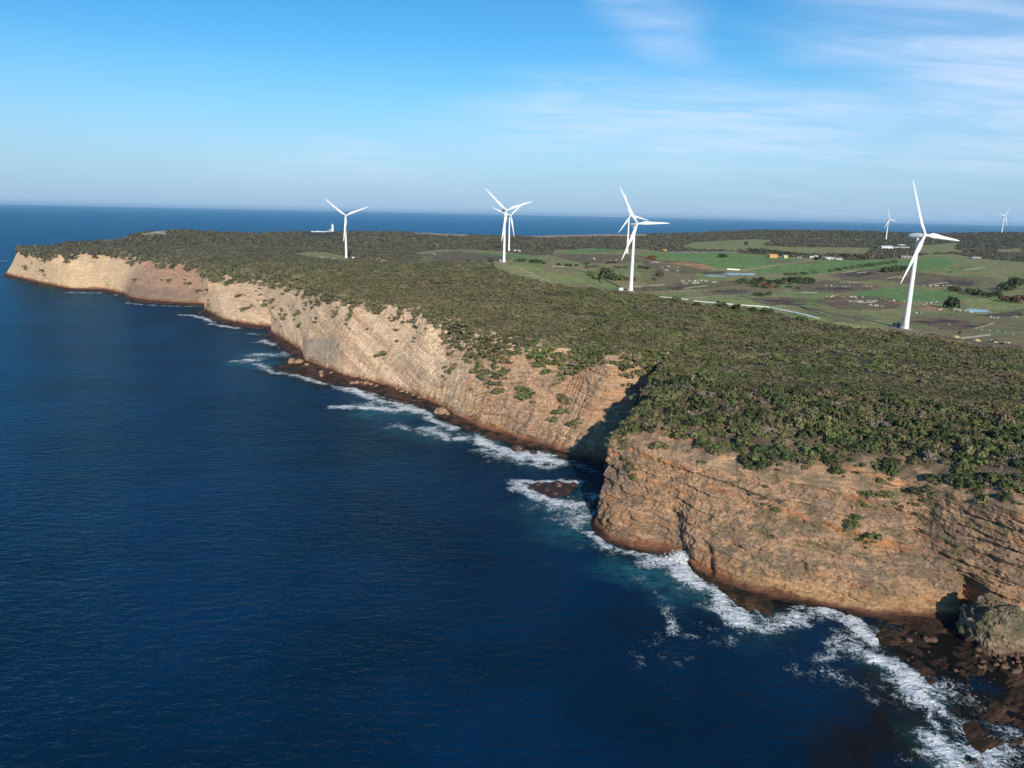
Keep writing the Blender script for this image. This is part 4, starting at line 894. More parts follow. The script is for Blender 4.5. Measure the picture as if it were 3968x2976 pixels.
# transformer kiosks
def kiosk(u, v, dims, mat, label, rz=.3):
    p = at(u, v); r = empty('transformer_kiosk', p, rz); tag(r, label, 'kiosk')
    m = MB(); m.box((0, 0, dims[2]/2), dims); m.build('cabinet', mat, r)
    m = MB(); m.box((0, 0, dims[2]+.08), (dims[0]+.3, dims[1]+.3, .16)); m.build('roof', mat, r)
    for s in (-.25, .25):
        m = MB(); m.box((s*dims[0], -dims[1]/2-.03, dims[2]*.48), (dims[0]*.4, .06, dims[2]*.8)); m.build('door', mat, r)
kiosk(3473, 1267, (4.4, 3.0, 2.9), M_KIOSK, 'dark blue transformer kiosk at the foot of the nearest wind turbine')
kiosk(2405, 1125, (4.6, 2.6, 2.6), M_KIOSKG, 'pale grey transformer kiosk left of the turbine with the level blade')
kiosk(1940, 1014, (4, 2.6, 3.2), M_DARKWALL, 'dark kiosk at the foot of the front turbine of the overlapping pair')
kiosk(1369, 1003, (4.5, 2.6, 3.0), M_KIOSKG, 'pale kiosk right of the lone turbine beyond the scrub')
kiosk(1995, 974, (4.5, 2.6, 3.0), M_KIOSKG, 'pale kiosk right of the farther turbine of the overlapping pair')

# ------------------------------------------------------------------ bushes and trees of the farmland
FB = []
for k in range(6):
    V, t = leaf_template(260, 400+k, .13, 7, .8); FB.append((V, t))
BUSHMAT = vcol_mat('field_bush_leaves', .8, ((1.3, .2),), spec=.2, transl=.12, objrand=True)
BCOL = {'dark': (.050, .066, .028), 'green': (.085, .105, .040), 'olive': (.125, .12, .058), 'brown': (.15, .09, .055), 'orange': (.22, .10, .045), 'grey': (.13, .105, .085)}
_bm = {}
def bush_mesh(k, c):
    if (k, c) not in _bm:
        V, t = FB[k]; _bm[k, c] = fast_mesh('bush', V.reshape(-1, 3), np.arange(V.size//3).reshape(-1, 4), np.repeat(np.array(BCOL[c])[None]*t[:, None], 4, 0), BUSHMAT)
    return _bm[k, c]
def bushes(sc_, ox, oy, items, label, group, c='dark', name='bush', cat='bush'):
    for it in items:
        u, v, w_, h_ = it[:4]; cc = it[4] if len(it) > 4 else c
        p = at(ox+u*sc_, oy+v*sc_); d = float(np.dot(p-np.array([0, 0, HC]), fwd)); R = w_*sc_*d/F*.55; H = max(h_*sc_*d/F*1.45, R*.7)
        o = bpy.data.objects.new(name, bush_mesh(int(rng.integers(6)), cc)); COL.objects.link(o)
        o.location = (p[0], p[1]+R*.5, gz(p[0], p[1]+R*.5)[0]-.1*H); o.scale = (R, R*.8, H); o.rotation_euler = (0, 0, rng.uniform(0, 6.28))
        tag(o, ({'brown': 'brown ', 'orange': 'orange tinged ', 'grey': 'grey twiggy ', 'olive': 'olive '}.get(cc, 'dark green '))+label, cat, (cc+' ' if cc != c else '')+group if group else None)
s7, s6, s5, s4 = 768/1960, 800/2212, 600/1991, 600/2212
bushes(s7, 3200, 700, [(1290, 1268, 165, 110)], 'large round bush standing alone beside the pond near the right edge', None)
bushes(s7, 3200, 700, [(1440, 1130, 120, 60), (1540, 1140, 100, 60), (1620, 1165, 90, 60), (1700, 1150, 110, 70), (1760, 1090, 110, 80), (1830, 1080, 120, 90), (1900, 1050, 110, 90), (1940, 1030, 80, 70)], 'bush in the long belt below the dark trampled paddock at the right', 'bushes of the right belt')
bushes(s7, 3200, 700, [(1800, 1200, 140, 60), (1880, 1210, 120, 70), (1950, 1190, 90, 60)], 'bush in the short row above the pond at the right edge', 'bushes above the right pond', 'brown')
bushes(s7, 3200, 700, [(1280, 1100, 110, 50)], 'low bush at the foot of the dark trampled paddock', None)
bushes(s7, 3200, 700, [(600, 910, 100, 60), (680, 905, 90, 60), (760, 900, 100, 60), (815, 885, 60, 50)], 'bush in the row touching the low blade of the nearest turbine', 'bushes behind the low blade')
bushes(s6, 2600, 850, [(790, 690, 130, 70), (880, 700, 80, 50), (960, 690, 140, 65), (1080, 690, 90, 40), (1170, 700, 120, 60), (1280, 700, 150, 85), (1400, 690, 110, 65), (1490, 690, 120, 65), (900, 725, 80, 40), (1140, 735, 70, 30), (1270, 735, 70, 30), (1370, 745, 50, 20)],
       'bush of the dense clump in the middle of the paddocks', 'bushes of the middle clump')
bushes(s6, 2600, 850, [(1035, 738, 170, 60, 'brown')], 'bush at the front of the dense middle clump', None)
bushes(s6, 2600, 850, [(1050, 818, 65, 42)], 'small round bush with a long shadow near the pale trough row', None); bushes(s6, 2600, 850, [(950, 822, 130, 25)], 'low spreading bush beside the small round bush', None, 'green')
bushes(s6, 2600, 850, [(285, 940, 95, 55), (545, 948, 150, 62), (700, 970, 120, 58), (880, 990, 95, 50), (1040, 1012, 140, 55), (1400, 1090, 110, 45), (60, 890, 110, 55)], 'tree rising from the scrub edge just below the pale trough rows', 'trees on the scrub edge', 'dark', 'tree', 'tree')
bushes(s6, 2600, 850, [(575, 410, 95, 40)], 'lone bush in the lush green paddock left of the hay stacks', None); bushes(s6, 2600, 850, [(800, 275, 45, 38)], 'lone tree on the upper green field below the skyline', None)
bushes(s6, 2600, 850, [(880, 350, 80, 38), (950, 357, 90, 42), (1030, 363, 90, 44), (1110, 370, 90, 40), (1190, 375, 80, 38), (1260, 380, 80, 32), (1340, 387, 80, 28), (1420, 390, 70, 25)], 'tree in the windbreak row behind the hay stacks', 'trees of the windbreak', 'dark', 'tree', 'tree')
bushes(s6, 2600, 850, [(1590, 438, 75, 42), (1645, 434, 50, 26)], 'tree in front of the white farm sheds', 'trees before the sheds', 'dark', 'tree', 'tree')
bushes(s6, 2600, 850, [(1770, 398, 90, 38), (1850, 408, 90, 42), (1930, 420, 80, 42), (2010, 412, 80, 42), (2100, 425, 80, 65), (2170, 420, 70, 58)], 'grey green tree in the yard right of the white farm sheds', 'trees right of the sheds', 'olive', 'tree', 'tree')
bushes(s6, 2600, 850, [(1260, 600, 80, 30), (1340, 600, 80, 28), (1450, 590, 90, 25), (1560, 580, 70, 20), (1530, 558, 70, 20)], 'low bush on the slope above the middle clump', 'low bushes above the middle clump', 'olive')
bushes(s6, 2600, 850, [(1720, 560, 80, 30), (1800, 552, 80, 30), (1880, 535, 70, 35), (1960, 527, 80, 35), (2040, 517, 80, 35), (2120, 507, 90, 35), (2190, 500, 80, 30), (2250, 488, 80, 30), (2320, 478, 80, 30), (2390, 468, 80, 30)], 'bush of the long hedge running up to the farm track', 'bushes of the long hedge', 'green')
bushes(s5, 2200, 700, [(1085, 1018, 140, 62, 'orange')], 'bush left of the orange bare slope', None)
bushes(s5, 2200, 700, [(300, 1230, 120, 70), (400, 1270, 160, 110), (500, 1258, 140, 120), (580, 1282, 130, 100), (660, 1287, 130, 90), (470, 1180, 140, 70), (700, 1282, 100, 70), (560, 1180, 120, 60)], 'bush in the clump left of the level blade turbine, crossed by its shadow', 'bushes under the turbine shadow', 'green')
bushes(s5, 2200, 700, [(800, 1290, 120, 45, 'brown'), (870, 1265, 70, 40, 'brown')], 'bush between the shaded clump and the turbine with the level blade', 'bushes left of the tower', 'brown')
bushes(s5, 2200, 700, [(1190, 1240, 130, 90, 'brown')], 'round bush right of the turbine with the level blade', None); bushes(s5, 2200, 700, [(1105, 1282, 60, 36)], 'small bush near the turbine with the level blade', None, 'olive')
bushes(s5, 2200, 700, [(940, 1130, 80, 38), (1010, 1140, 70, 34)], 'bush right behind the tower of the turbine with the level blade', 'bushes behind the tower')
bushes(s5, 2200, 700, [(260, 1125, 100, 38), (360, 1118, 110, 38), (640, 1132, 120, 38), (740, 1132, 100, 38)], 'bush in the bare grey hedge above the shaded clump', 'bushes of the grey hedge', 'grey')
bushes(s5, 2200, 700, [(240, 1082, 70, 35), (520, 1065, 90, 26), (600, 1062, 80, 26), (40, 1102, 60, 28), (110, 1102, 60, 28)], 'bush at the edge of the ploughed paddock left of the level blade turbine', 'bushes at the ploughed paddock')
bushes(s4, 1600, 700, [(1540, 1162, 160, 45), (1700, 1172, 100, 48), (1800, 1182, 120, 55), (1870, 1188, 80, 38)], 'bush in the low row right of the front turbine of the pair', 'bushes right of the front turbine')
bushes(s4, 1600, 700, [(2085, 1212, 70, 38), (2200, 1222, 80, 38)], 'small bush beside the pale trough in the green paddock', 'bushes by the paddock trough'); bushes(s4, 1600, 700, [(1140, 1255, 80, 55), (1138, 1200, 35, 30)], 'bush beside the head of the sandy track', 'bushes at the track head')
bushes(s4, 1600, 700, [(800, 1158, 70, 28), (960, 1158, 75, 25), (1120, 1162, 80, 25)], 'low bush on the scrub edge left of the front turbine of the pair', 'bushes on the scrub edge')
bushes(s7, 3200, 700, [(1330, 1520, 30, 40)], 'thin small tree above the corner fence near the right edge', None)

# ------------------------------------------------------------------ cattle
def cow_mb():
    m = MB(); rings = []
    for x, z, w_, h_ in ((-1.05, 1.02, .12, .18), (-.98, 1.02, .30, .34), (-.6, .98, .36, .42), (0, .95, .40, .46), (.5, .98, .36, .44), (.85, 1.06, .26, .36), (1.1, 1.2, .17, .24), (1.3, 1.3, .15, .19), (1.5, 1.24, .14, .16), (1.72, 1.1, .09, .11), (1.78, 1.06, .05, .06)):
        rings.append([(x, w_*math.cos(2*math.pi*j/10), z+h_*math.sin(2*math.pi*j/10)) for j in range(10)])
    m.rings(rings)
    for x in (-.75, .65):
        for y in (-.22, .22):
            m.rings([[(x+dx+r*math.cos(2*math.pi*j/6), y+r*math.sin(2*math.pi*j/6), z) for j in range(6)] for z, r, dx in ((.95, .15, 0), (.5, .085, .02 if x > 0 else -.05), (.08, .07, 0), (0, .085, 0))])
    m.tube((-1.05, 0, 1.2), (-1.14, 0, .5), .04, .03, 6)
    for y in (-.2, .2): m.tube((1.36, y*.6, 1.42), (1.34, y*1.7, 1.44), .05, .02, 6)
    return m
def cowmat(name, a, b, thr):
    m, nt, bs = node_mat(name); N, L = nt.nodes, nt.links; tc = N.new('ShaderNodeTexCoord'); oi = N.new('ShaderNodeObjectInfo'); ad = N.new('ShaderNodeVectorMath'); L.new(tc.outputs['Object'], ad.inputs[0]); L.new(oi.outputs['Random'], ad.inputs[1])
    mu = N.new('ShaderNodeVectorMath'); mu.operation = 'SCALE'; mu.inputs['Scale'].default_value = 7; co = N.new('ShaderNodeCombineXYZ'); L.new(oi.outputs['Random'], co.inputs[0]); L.new(co.outputs[0], mu.inputs[0]); L.new(mu.outputs[0], ad.inputs[1])
    no = N.new('ShaderNodeTexNoise'); no.inputs['Scale'].default_value = 1.3; no.inputs['Detail'].default_value = 1; L.new(ad.outputs[0], no.inputs['Vector'])
    cr = N.new('ShaderNodeMapRange'); cr.inputs['From Min'].default_value = thr-.03; cr.inputs['From Max'].default_value = thr+.03; L.new(no.outputs['Fac'], cr.inputs['Value'])
    mx = N.new('ShaderNodeMix'); mx.data_type = 'RGBA'; mx.inputs['A'].default_value = (*a, 1); mx.inputs['B'].default_value = (*b, 1); L.new(cr.outputs['Result'], mx.inputs['Factor']); L.new(mx.outputs['Result'], bs.inputs['Base Color']); bs.inputs['Roughness'].default_value = .8
    return m
COW = {}
for nm, a, b, t in (('pied', (.03, .028, .028), (.5, .48, .44), .5), ('white', (.46, .43, .36), (.36, .31, .24), .62), ('brown', (.23, .11, .055), (.45, .36, .27), .6), ('black', (.02, .02, .022), (.03, .028, .028), .5)):
    o = cow_mb().build('cow', cowmat(nm+'_hide', a, b, t), smooth=True); COW[nm] = o.data; bpy.data.objects.remove(o)
CT = {'pied': 'black and white cow', 'white': 'cream white cow', 'brown': 'reddish brown cow', 'black': 'black cow'}
def herd(sc_, ox, oy, boxes, n, kinds, where, group):
    for k in range(n):
        b = boxes[k % len(boxes)]; f = rng.random(); u = b[0]+(b[2]-b[0])*f; v = b[1]+(b[3]-b[1])*f+(b[4] if len(b) > 4 else 0)*rng.uniform(-1, 1)
        p = at(ox+u*sc_, oy+v*sc_); kd = kinds[int(rng.integers(len(kinds)))]
        o = bpy.data.objects.new('cow', COW[kd]); COL.objects.link(o); o.location = p; o.rotation_euler = (0, 0, rng.uniform(0, 6.28)); s = rng.uniform(1.05, 1.25); o.scale = (s, s, s)
        tag(o, CT[kd]+' '+where, 'cow', kd+' '+group)
herd(s7, 3200, 700, [(230, 1200, 330, 1205, 6), (330, 1204, 500, 1200, 5), (430, 1235, 555, 1250, 9)], 40, ['pied', 'pied', 'white'], 'in the herd at the trough left of the nearest tower', 'cows at the trough left of the tower')
herd(s7, 3200, 700, [(555, 1185, 780, 1210, 10)], 16, ['pied', 'brown', 'pied'], 'in the herd that stands just left of the nearest tower', 'cows left of the tower')
herd(s7, 3200, 700, [(0, 1160, 140, 1140, 8), (120, 1150, 370, 1165, 9)], 36, ['brown', 'brown', 'white'], 'in the herd on the brown paddock left of the nearest tower', 'cows on the brown paddock')
herd(s7, 3200, 700, [(0, 1050, 250, 1050, 8), (120, 1022, 300, 1012, 5), (340, 1055, 520, 1050, 5)], 26, ['brown', 'white', 'pied'], 'in the scattered herd below the black cows', 'cows below the black herd')
herd(s7, 3200, 700, [(205, 945, 300, 940, 4), (300, 950, 380, 942, 5), (390, 935, 430, 930, 2)], 20, ['black'], 'in the close herd on the dark paddock left of the low blade', 'cows on the dark paddock')
herd(s7, 3200, 700, [(930, 1045, 1090, 1050, 4), (1090, 1050, 1250, 1045, 5)], 22, ['white', 'pied'], 'in the line beside the dark trampled paddock', 'cows in the line at the dark paddock')
herd(s7, 3200, 700, [(955, 1228, 1100, 1215, 7)], 12, ['pied', 'white'], 'by the fence left of the large round bush', 'cows left of the large bush')
herd(s7, 3200, 700, [(1255, 1280, 1440, 1312, 4)], 12, ['white'], 'in the row between the large round bush and the pond', 'cows beside the pond')
herd(s7, 3200, 700, [(862, 1528, 940, 1522, 3)], 5, ['pied'], 'feeding at the scrub edge below the nearest tower', 'cows at the scrub edge')
herd(s7, 3200, 700, [(1060, 1282, 1150, 1285), (890, 1318, 955, 1316)], 5, ['white'], 'standing apart on the grass right of the nearest tower', 'lone cows right of the tower')
herd(s7, 3200, 700, [(1060, 1525, 1060, 1526), (1205, 1440, 1206, 1440), (1140, 1350, 1141, 1350), (1095, 1480, 1160, 1472)], 6, ['pied', 'black'], 'on its own on the bare ground right of the nearest tower', 'cows on the bare ground')
herd(s7, 3200, 700, [(1780, 1360, 1890, 1358, 3), (1580, 1358, 1715, 1365, 3)], 9, ['white', 'pied'], 'in the small group above the corner fence at the right edge', 'cows above the corner fence')
herd(s7, 3200, 700, [(1210, 908, 1320, 913, 2), (1330, 870, 1420, 862, 5)], 12, ['black'], 'on the green rise behind the nearest turbine', 'cows on the green rise')
herd(s7, 3200, 700, [(1640, 1600, 1700, 1598, 3), (1740, 1615, 1800, 1622, 4)], 10, ['pied', 'black'], 'at the pale hay heaps on the right edge', 'cows at the hay heaps')
herd(s6, 2600, 850, [(60, 668, 300, 665, 8), (120, 690, 340, 690, 8), (320, 662, 560, 690, 8)], 34, ['white'], 'in the large herd left of the dense middle clump', 'cows left of the middle clump')
herd(s5, 2200, 700, [(1040, 1060, 1250, 1060, 5), (1140, 1110, 1420, 1118, 8), (1225, 1160, 1440, 1165, 5)], 20, ['white', 'white', 'pied'], 'in the herd on the brown slope below the orange bush', 'cows on the brown slope')
herd(s5, 2200, 700, [(330, 1012, 420, 1020, 5), (420, 1050, 640, 1030, 8)], 12, ['white', 'pied'], 'on the ploughed paddock left of the level blade turbine', 'cows on the ploughed paddock')
herd(400/1896, 1100, 700, [(1550, 1420, 1880, 1480, 25)], 12, ['white', 'brown'], 'on the bare strip right of the lone turbine', 'cows right of the lone turbine')
herd(400/1896, 1100, 700, [(660, 1410, 930, 1440, 8)], 6, ['white'], 'in the row on the bare strip left of the lone turbine', 'cows left of the lone turbine')
herd(s4, 1600, 700, [(250, 1058, 400, 1050, 8)], 6, ['white', 'pied'], 'on the brown paddock left of the front turbine of the pair', 'cows left of the front turbine')

# ------------------------------------------------------------------ troughs, hay, farm buildings, poles, fences
def strip(name, pts, w_, h_, mat, label, cat, group=None):
    P = [at(*p) for p in pts]; m = MB()
    for a, b in zip(P[:-1], P[1:]):
        n = max(1, int(np.linalg.norm(b-a)/4))
        for k in range(n):
            s, e = a+(b-a)*k/n, a+(b-a)*(k+1)/n; s = np.r_[s[:2], gz(s[0], s[1])[0]]; e = np.r_[e[:2], gz(e[0], e[1])[0]]
            d = (e-s)/np.linalg.norm(e-s); nrm = np.array([-d[1], d[0], 0]); L_ = .985
            def q(c, o1, o2, z0, z1):
                vs = [tuple(c_+nrm*o+np.array([0, 0, zz])) for zz in (z0, z1) for c_, o in ((s, o1), (s+(e-s)*L_, o1), (s+(e-s)*L_, o2), (s, o2))]
                m.add(vs, [(3, 2, 1, 0), (4, 5, 6, 7), (0, 1, 5, 4), (1, 2, 6, 5), (2, 3, 7, 6), (3, 0, 4, 7)])
            q(0, -w_/2, w_/2, -.3, h_*.45); q(0, -w_/2, -w_/2+.18, h_*.45, h_); q(0, w_/2-.18, w_/2, h_*.45, h_)
    return tag(m.build(name, mat), label, cat, group)
TR = [([(2689, 1166), (2800, 1177), (2985, 1191)], 3.4, 'long pale feed trough along the near paddock edge, the widest one'), ([(2988, 1192), (3080, 1211), (3168, 1233)], 2.0, 'long pale feed trough continuing right from the widest trough'), ([(2531, 1148), (2600, 1155), (2667, 1161)], 1.8, 'pale feed trough at the scrub edge, left of the widest trough'),
      ([(2651, 1118), (2741, 1109)], 1.2, 'pale trough on the dark paddock among the large cream herd'), ([(3103, 1135), (3166, 1134)], 1.2, 'pale trough in the grass right of the small round bush'), ([(3329, 1174), (3396, 1170)], 1.5, 'pale trough with the black and white herd around it'),
      ([(3437, 1079), (3521, 1067)], 1.0, 'pale trough right of the black herd, at the low blade tip'), ([(3480, 1079), (3502, 1077)], 1.0, 'short pale trough just below the low blade tip'), ([(3600, 1105), (3674, 1096)], 1.2, 'pale trough beside the line of white cows'), ([(3741, 1047), (3815, 1036)], 1.3, 'pale trough high on the green rise at the right'),
      ([(3721, 1313), (3837, 1299)], 1.2, 'pale trough at the pale hay heaps near the right edge'), ([(2136, 1033), (2192, 1034)], 1.4, 'pale trough on the green paddock right of the sandy track'), ([(2219, 995), (2281, 1006)], 1.2, 'pale trough in the ploughed paddock left of the level blade turbine'), ([(2455, 1111), (2487, 1111)], 1.2, 'short pale trough just right of the level blade turbine tower'),
      ([(2516, 1108), (2574, 1105)], 1.2, 'pale trough in the dark strip right of the level blade turbine'), ([(3321, 1058), (3361, 1054)], 1.4, 'pale trough above the black herd'), ([(3267, 1058), (3318, 1049)], 1.0, 'thin pale trough above and left of the black herd')]
M_PALE = simple('pale_trough_row', (.70, .72, .66), .9, .12, 1.0)
for k_, (pts, w_, lab) in enumerate(TR): strip('feed_trough', pts, w_ if k_ > 2 else 4.6, .8 if k_ > 2 else .34, M_CONC if k_ > 2 else M_PALE, lab, 'trough', 'feed troughs of the paddocks')
strip('barrier', [(2817, 1044), (2866, 1047)], 1.2, 1.5, M_WALL, 'bright white barrier where the farm tracks meet above the pond', 'barrier')
def haystack(u, v, w_, h_, dp_, mat, label, loose=False):
    p = at(u, v); d = float(np.dot(p-np.array([0, 0, HC]), fwd)); Wd, H = w_*d/F, h_*d/F; m = MB()
    if loose:
        rings = []
        for k in range(7):
            f = k/6; rings.append([(Wd/2*(1-f**1.7)*math.cos(a)*(1+.2*math.sin(3*a+k)), dp_/2*(1-f**1.7)*math.sin(a)*(1+.2*math.cos(2*a+k)), H*f-.2) for a in np.linspace(0, 6.283, 15)[:-1]])
        m.rings(rings)
    else:
        nx, nz, ny = max(2, round(Wd/2.4)), max(2, round(H/1.25)), max(1, round(dp_/2.2))
        for a in range(nx):
            for k in range(nz):
                for b in range(ny):
                    if k == nz-1 and rng.random() < .25: continue
                    m.box((-Wd/2+(a+.5)*Wd/nx, (b-.5*(ny-1))*dp_/ny, (k+.5)*H/nz), (Wd/nx*.96, dp_/ny*.96, H/nz*.97), rng.uniform(-.03, .03))
    o = m.build('hay_stack' if not loose else 'hay_heap', mat, loc=p); tag(o, label, 'hay')
haystack(2993, 998, 31, 13, 14, M_HAY, 'large orange stack of square bales in front of the windbreak'); haystack(3042, 1000, 15, 11, 9, M_HAYP, 'smaller pale orange bale stack right of the large stack'); haystack(2574, 973, 15, 7, 8, M_HAY, 'small orange bale stack at the far track behind the level blade turbine')
haystack(3705, 1307, 26, 9, 6, M_HAYP, 'pale hay heap left of the trough near the right edge', True); haystack(3785, 1320, 26, 9, 6, M_HAYP, 'pale hay heap between trough and right edge', True); haystack(3855, 1326, 22, 7, 5, M_HAYP, 'low pale hay heap nearest the right edge', True)
def shed(u, v, w_, h_, dep, wall, roof, label, rz=0.0, name='farm_shed', rise=.35, openings=2):
    p = at(u, v); d = float(np.dot(p-np.array([0, 0, HC]), fwd)); Wd, H = w_*d/F, max(h_*d/F, 3.2); p[2] = gz(p[0], p[1])[0]-.3
    r = empty(name, p, rz); tag(r, label, 'building'); hw = H*(1-rise)
    m = MB(); m.box((0, 0, hw/2), (Wd, dep, hw)); m.build('wall', wall, r)
    m = MB(); m.gable((0, 0, hw+.02), Wd, dep, H*rise); m.build('roof', roof, r)
    for k in range(openings):
        x = (k+.5)/openings*Wd-Wd/2; m = MB(); m.box((x, -dep/2-.03, hw*.42), (min(3.2, Wd/openings*.55), .08, hw*.78)); m.build('door', M_DARK, r)
shed(3150, 1000, 28, 8, 9, M_WALL, M_ROOF, 'small white shed at the left end of the farm buildings'); shed(3195, 1004, 54, 9, 12, M_WALL, M_ROOF, 'long white farm shed behind the dark trees', openings=4); shed(3160, 996, 15, 7, 8, M_WALL, M_ROOF, 'white gabled shed behind the long farm shed', openings=1)
shed(3226, 1003, 14, 6, 8, M_HAYP, M_ROOF, 'small tan shed right of the long white farm shed', openings=1); shed(3250, 1006, 24, 5, 7, M_WALL, M_ROOF, 'low white shed at the right end of the farm buildings', openings=3); shed(3095, 1000, 17, 6, 7, M_DARKWALL, M_DARKWALL, 'dark wooden pen building between hay stack and white sheds', openings=1)
shed(3433, 966, 42, 14, 16, M_WALL, M_ROOF, 'pale roofed farmhouse below the far small turbine', openings=3, name='farmhouse'); shed(3490, 963, 62, 7, 12, M_DARKWALL, M_ROOF, 'long low shed right of the far farmhouse', openings=5); shed(3508, 999, 42, 9, 12, M_DARKWALL, M_WOOD, 'grey green shed left of the nearest tower', openings=3)
shed(3780, 1002, 34, 7, 9, M_DARKWALL, M_KIOSKG, 'long grey sheds at the scrub edge on the right', openings=3); shed(3492, 953, 28, 6, 8, M_WALL, M_ROOF, 'small pale house above the long low shed', openings=2, name='farmhouse'); shed(2012, 975, 10, 4, 5, M_WALL, M_ROOF, 'tiny white hut right of the overlapping turbines', openings=1, name='hut')
p = at(3350, 1001); m = MB(); m.lathe([(2.3, 0), (2.3, 4.0), (2.1, 4.4), (.2, 5.0)], 18); tag(m.build('water_tank', M_WALL, loc=p, smooth=True), 'round white water tank right of the farm sheds', 'tank')
m = MB(); m.box((0, 0, .9), (4.6, 2.4, 1.6)); m.box((-.5, 0, 2.1), (2.4, 2.2, .9), 0, .85); 
def pole(u, v, h_, label):
    p = at(u, v); d = float(np.dot(p-np.array([0, 0, HC]), fwd)); H = min(max(h_*d/F, 9), 17); r = empty('power_pole', p, rng.uniform(-.4, .4)); tag(r, label, 'pole', 'power poles of the farm')
    m = MB(); m.tube((0, 0, -1), (0, 0, H), .26, .18); m.build('pole', M_WOOD, r); m = MB(); m.box((0, -.2, H-.7), (2.6, .16, .2)); m.build('crossarm', M_WOOD, r)
for u, v, h_, lab in ((2765, 961, 16, 'power pole at the left end of the upper green field'), (2725, 972, 9, 'short power pole on the scrub strip below the upper green field'), (2887, 977, 15, 'power pole at the left end of the windbreak row'), (3320, 977, 17, 'power pole right of the upper green field'), (3400, 984, 18, 'power pole left of the far farmhouse'), (3463, 1004, 32, 'tall power pole below the long low shed'),
                      (3515, 996, 20, 'power pole left of the nearest tower'), (3367, 1000, 17, 'power pole beside the round white tank'), (3238, 1003, 18, 'power pole behind the low white shed'), (3750, 985, 15, 'power pole at the scrub right of the nearest turbine'), (3907, 1002, 13, 'power pole near the right edge below the far hill')):
    pole(u, v, h_, lab)
def fence(pts, label, step=6.0, hgt=1.4, th=.26):
    P = [at(*p) for p in pts]; m = None; posts = []
    for a, b in zip(P[:-1], P[1:]):
        n = max(1, int(np.hypot(*(b-a)[:2])/step)); posts += [a+(b-a)*k/n for k in range(n)]
    posts = posts[:70]; r = empty('paddock_fence', P[0]); tag(r, label, 'fence', 'paddock fences')
    m = MB(); m.box((0, 0, hgt/2-.2), (th, th, hgt+.4), 0, .85); o0 = None
    for q in posts:
        z = gz(q[0], q[1])[0]-P[0][2]
        if o0 is None: o0 = m.build('post', M_POST, r); o = o0
        else: o = o0.copy(); COL.objects.link(o); o.parent = r
        o.location = (q[0]-P[0][0], q[1]-P[0][1], z)
    wv_ = MB()
    for a, b in zip(posts[:-1], posts[1:]):
        for h_ in (.5, 1.1): wv_.tube((a[0]-P[0][0], a[1]-P[0][1], gz(a[0], a[1])[0]-P[0][2]+h_), (b[0]-P[0][0], b[1]-P[0][1], gz(b[0], b[1])[0]-P[0][2]+h_), .012, None, 4)
    wv_.build('wire', M_GREYST, r)
f4 = lambda u, v: (1600+u*s4, 700+v*s4); f7 = lambda u, v: (3200+u*s7, 700+v*s7); f6 = lambda u, v: (2600+u*s6, 850+v*s6)
fence([f4(1450, 1225), f4(1600, 1290), f4(1750, 1370), f4(1900, 1430), f4(2030, 1480)], 'post fence along the right side of the sandy track'); fence([f7(1465, 1475), f7(1670, 1415)], 'pale post fence at the corner paddock, upper run', 5); fence([f7(1465, 1475), f7(1700, 1500), f7(1930, 1540)], 'pale post fence at the corner paddock, lower run', 5)
fence([f7(165, 1418), f7(400, 1470), f7(600, 1492), f7(780, 1512)], 'post fence between scrub and grass left of the nearest tower'); fence([f6(215, 855), f6(400, 835), f6(760, 820)], 'post fence above the widest pale trough'); fence([f6(1100, 942), f6(1250, 930)], 'short fence across the bare patch right of the widest trough', 4)
fence([f6(0, 440), f6(250, 437), f6(560, 438)], 'fence across the lush paddock left of the lone bush', 9, 1.4, .22); fence([f7(840, 1190), f7(1000, 1205), f7(1130, 1222)], 'fence right of the nearest tower towards the large bush'); fence([f6(0, 775), f6(200, 770), f6(420, 765)], 'fence below the large cream herd')

# ponds: level water standing in the paddocks
M_POND = simple('pond_water', (.05, .09, .14), .05, .1, .2)
def pond(pts, name='pond'):
    P = np.array([at(*p) for p in pts]); zl = np.median(P[:, 2])+.12; c = P.mean(0); V = [(c[0], c[1], 0)]; nn = 48; ang = np.linspace(0, 6.283, nn+1)[:-1]
    pa = np.arctan2(P[:, 1]-c[1], P[:, 0]-c[0]); pr_ = np.hypot(P[:, 0]-c[0], P[:, 1]-c[1]); o = np.argsort(pa); r_ = np.interp(ang, np.r_[pa[o]-6.2832, pa[o], pa[o]+6.2832], np.tile(pr_[o], 3))*(1+.12*np.sin(5*ang)+.07*np.sin(11*ang+1))
    Vx = np.r_[[[c[0], c[1]]], np.c_[c[0]+r_*np.cos(ang), c[1]+r_*np.sin(ang)]]; V = np.c_[Vx, gz(Vx[:, 0], Vx[:, 1])+.14]; V[:, 2] = V[:, 2]*.0+np.maximum(V[:, 2], zl)
    me = bpy.data.meshes.new(name); me.from_pydata(V.tolist(), [], [(0, 1+k, 1+(k+1) % nn) for k in range(nn)]); me.materials.append(M_POND); tag(link(name, me), kind='structure')
pond([(2823, 1066), (2870, 1060), (2925, 1060), (2920, 1063), (2870, 1065), (2845, 1068)]); pond([(2750, 1071), (2775, 1068), (2800, 1070), (2775, 1072)]); pond([(3754, 1203), (3780, 1199), (3815, 1202), (3822, 1206), (3790, 1210), (3762, 1208)])

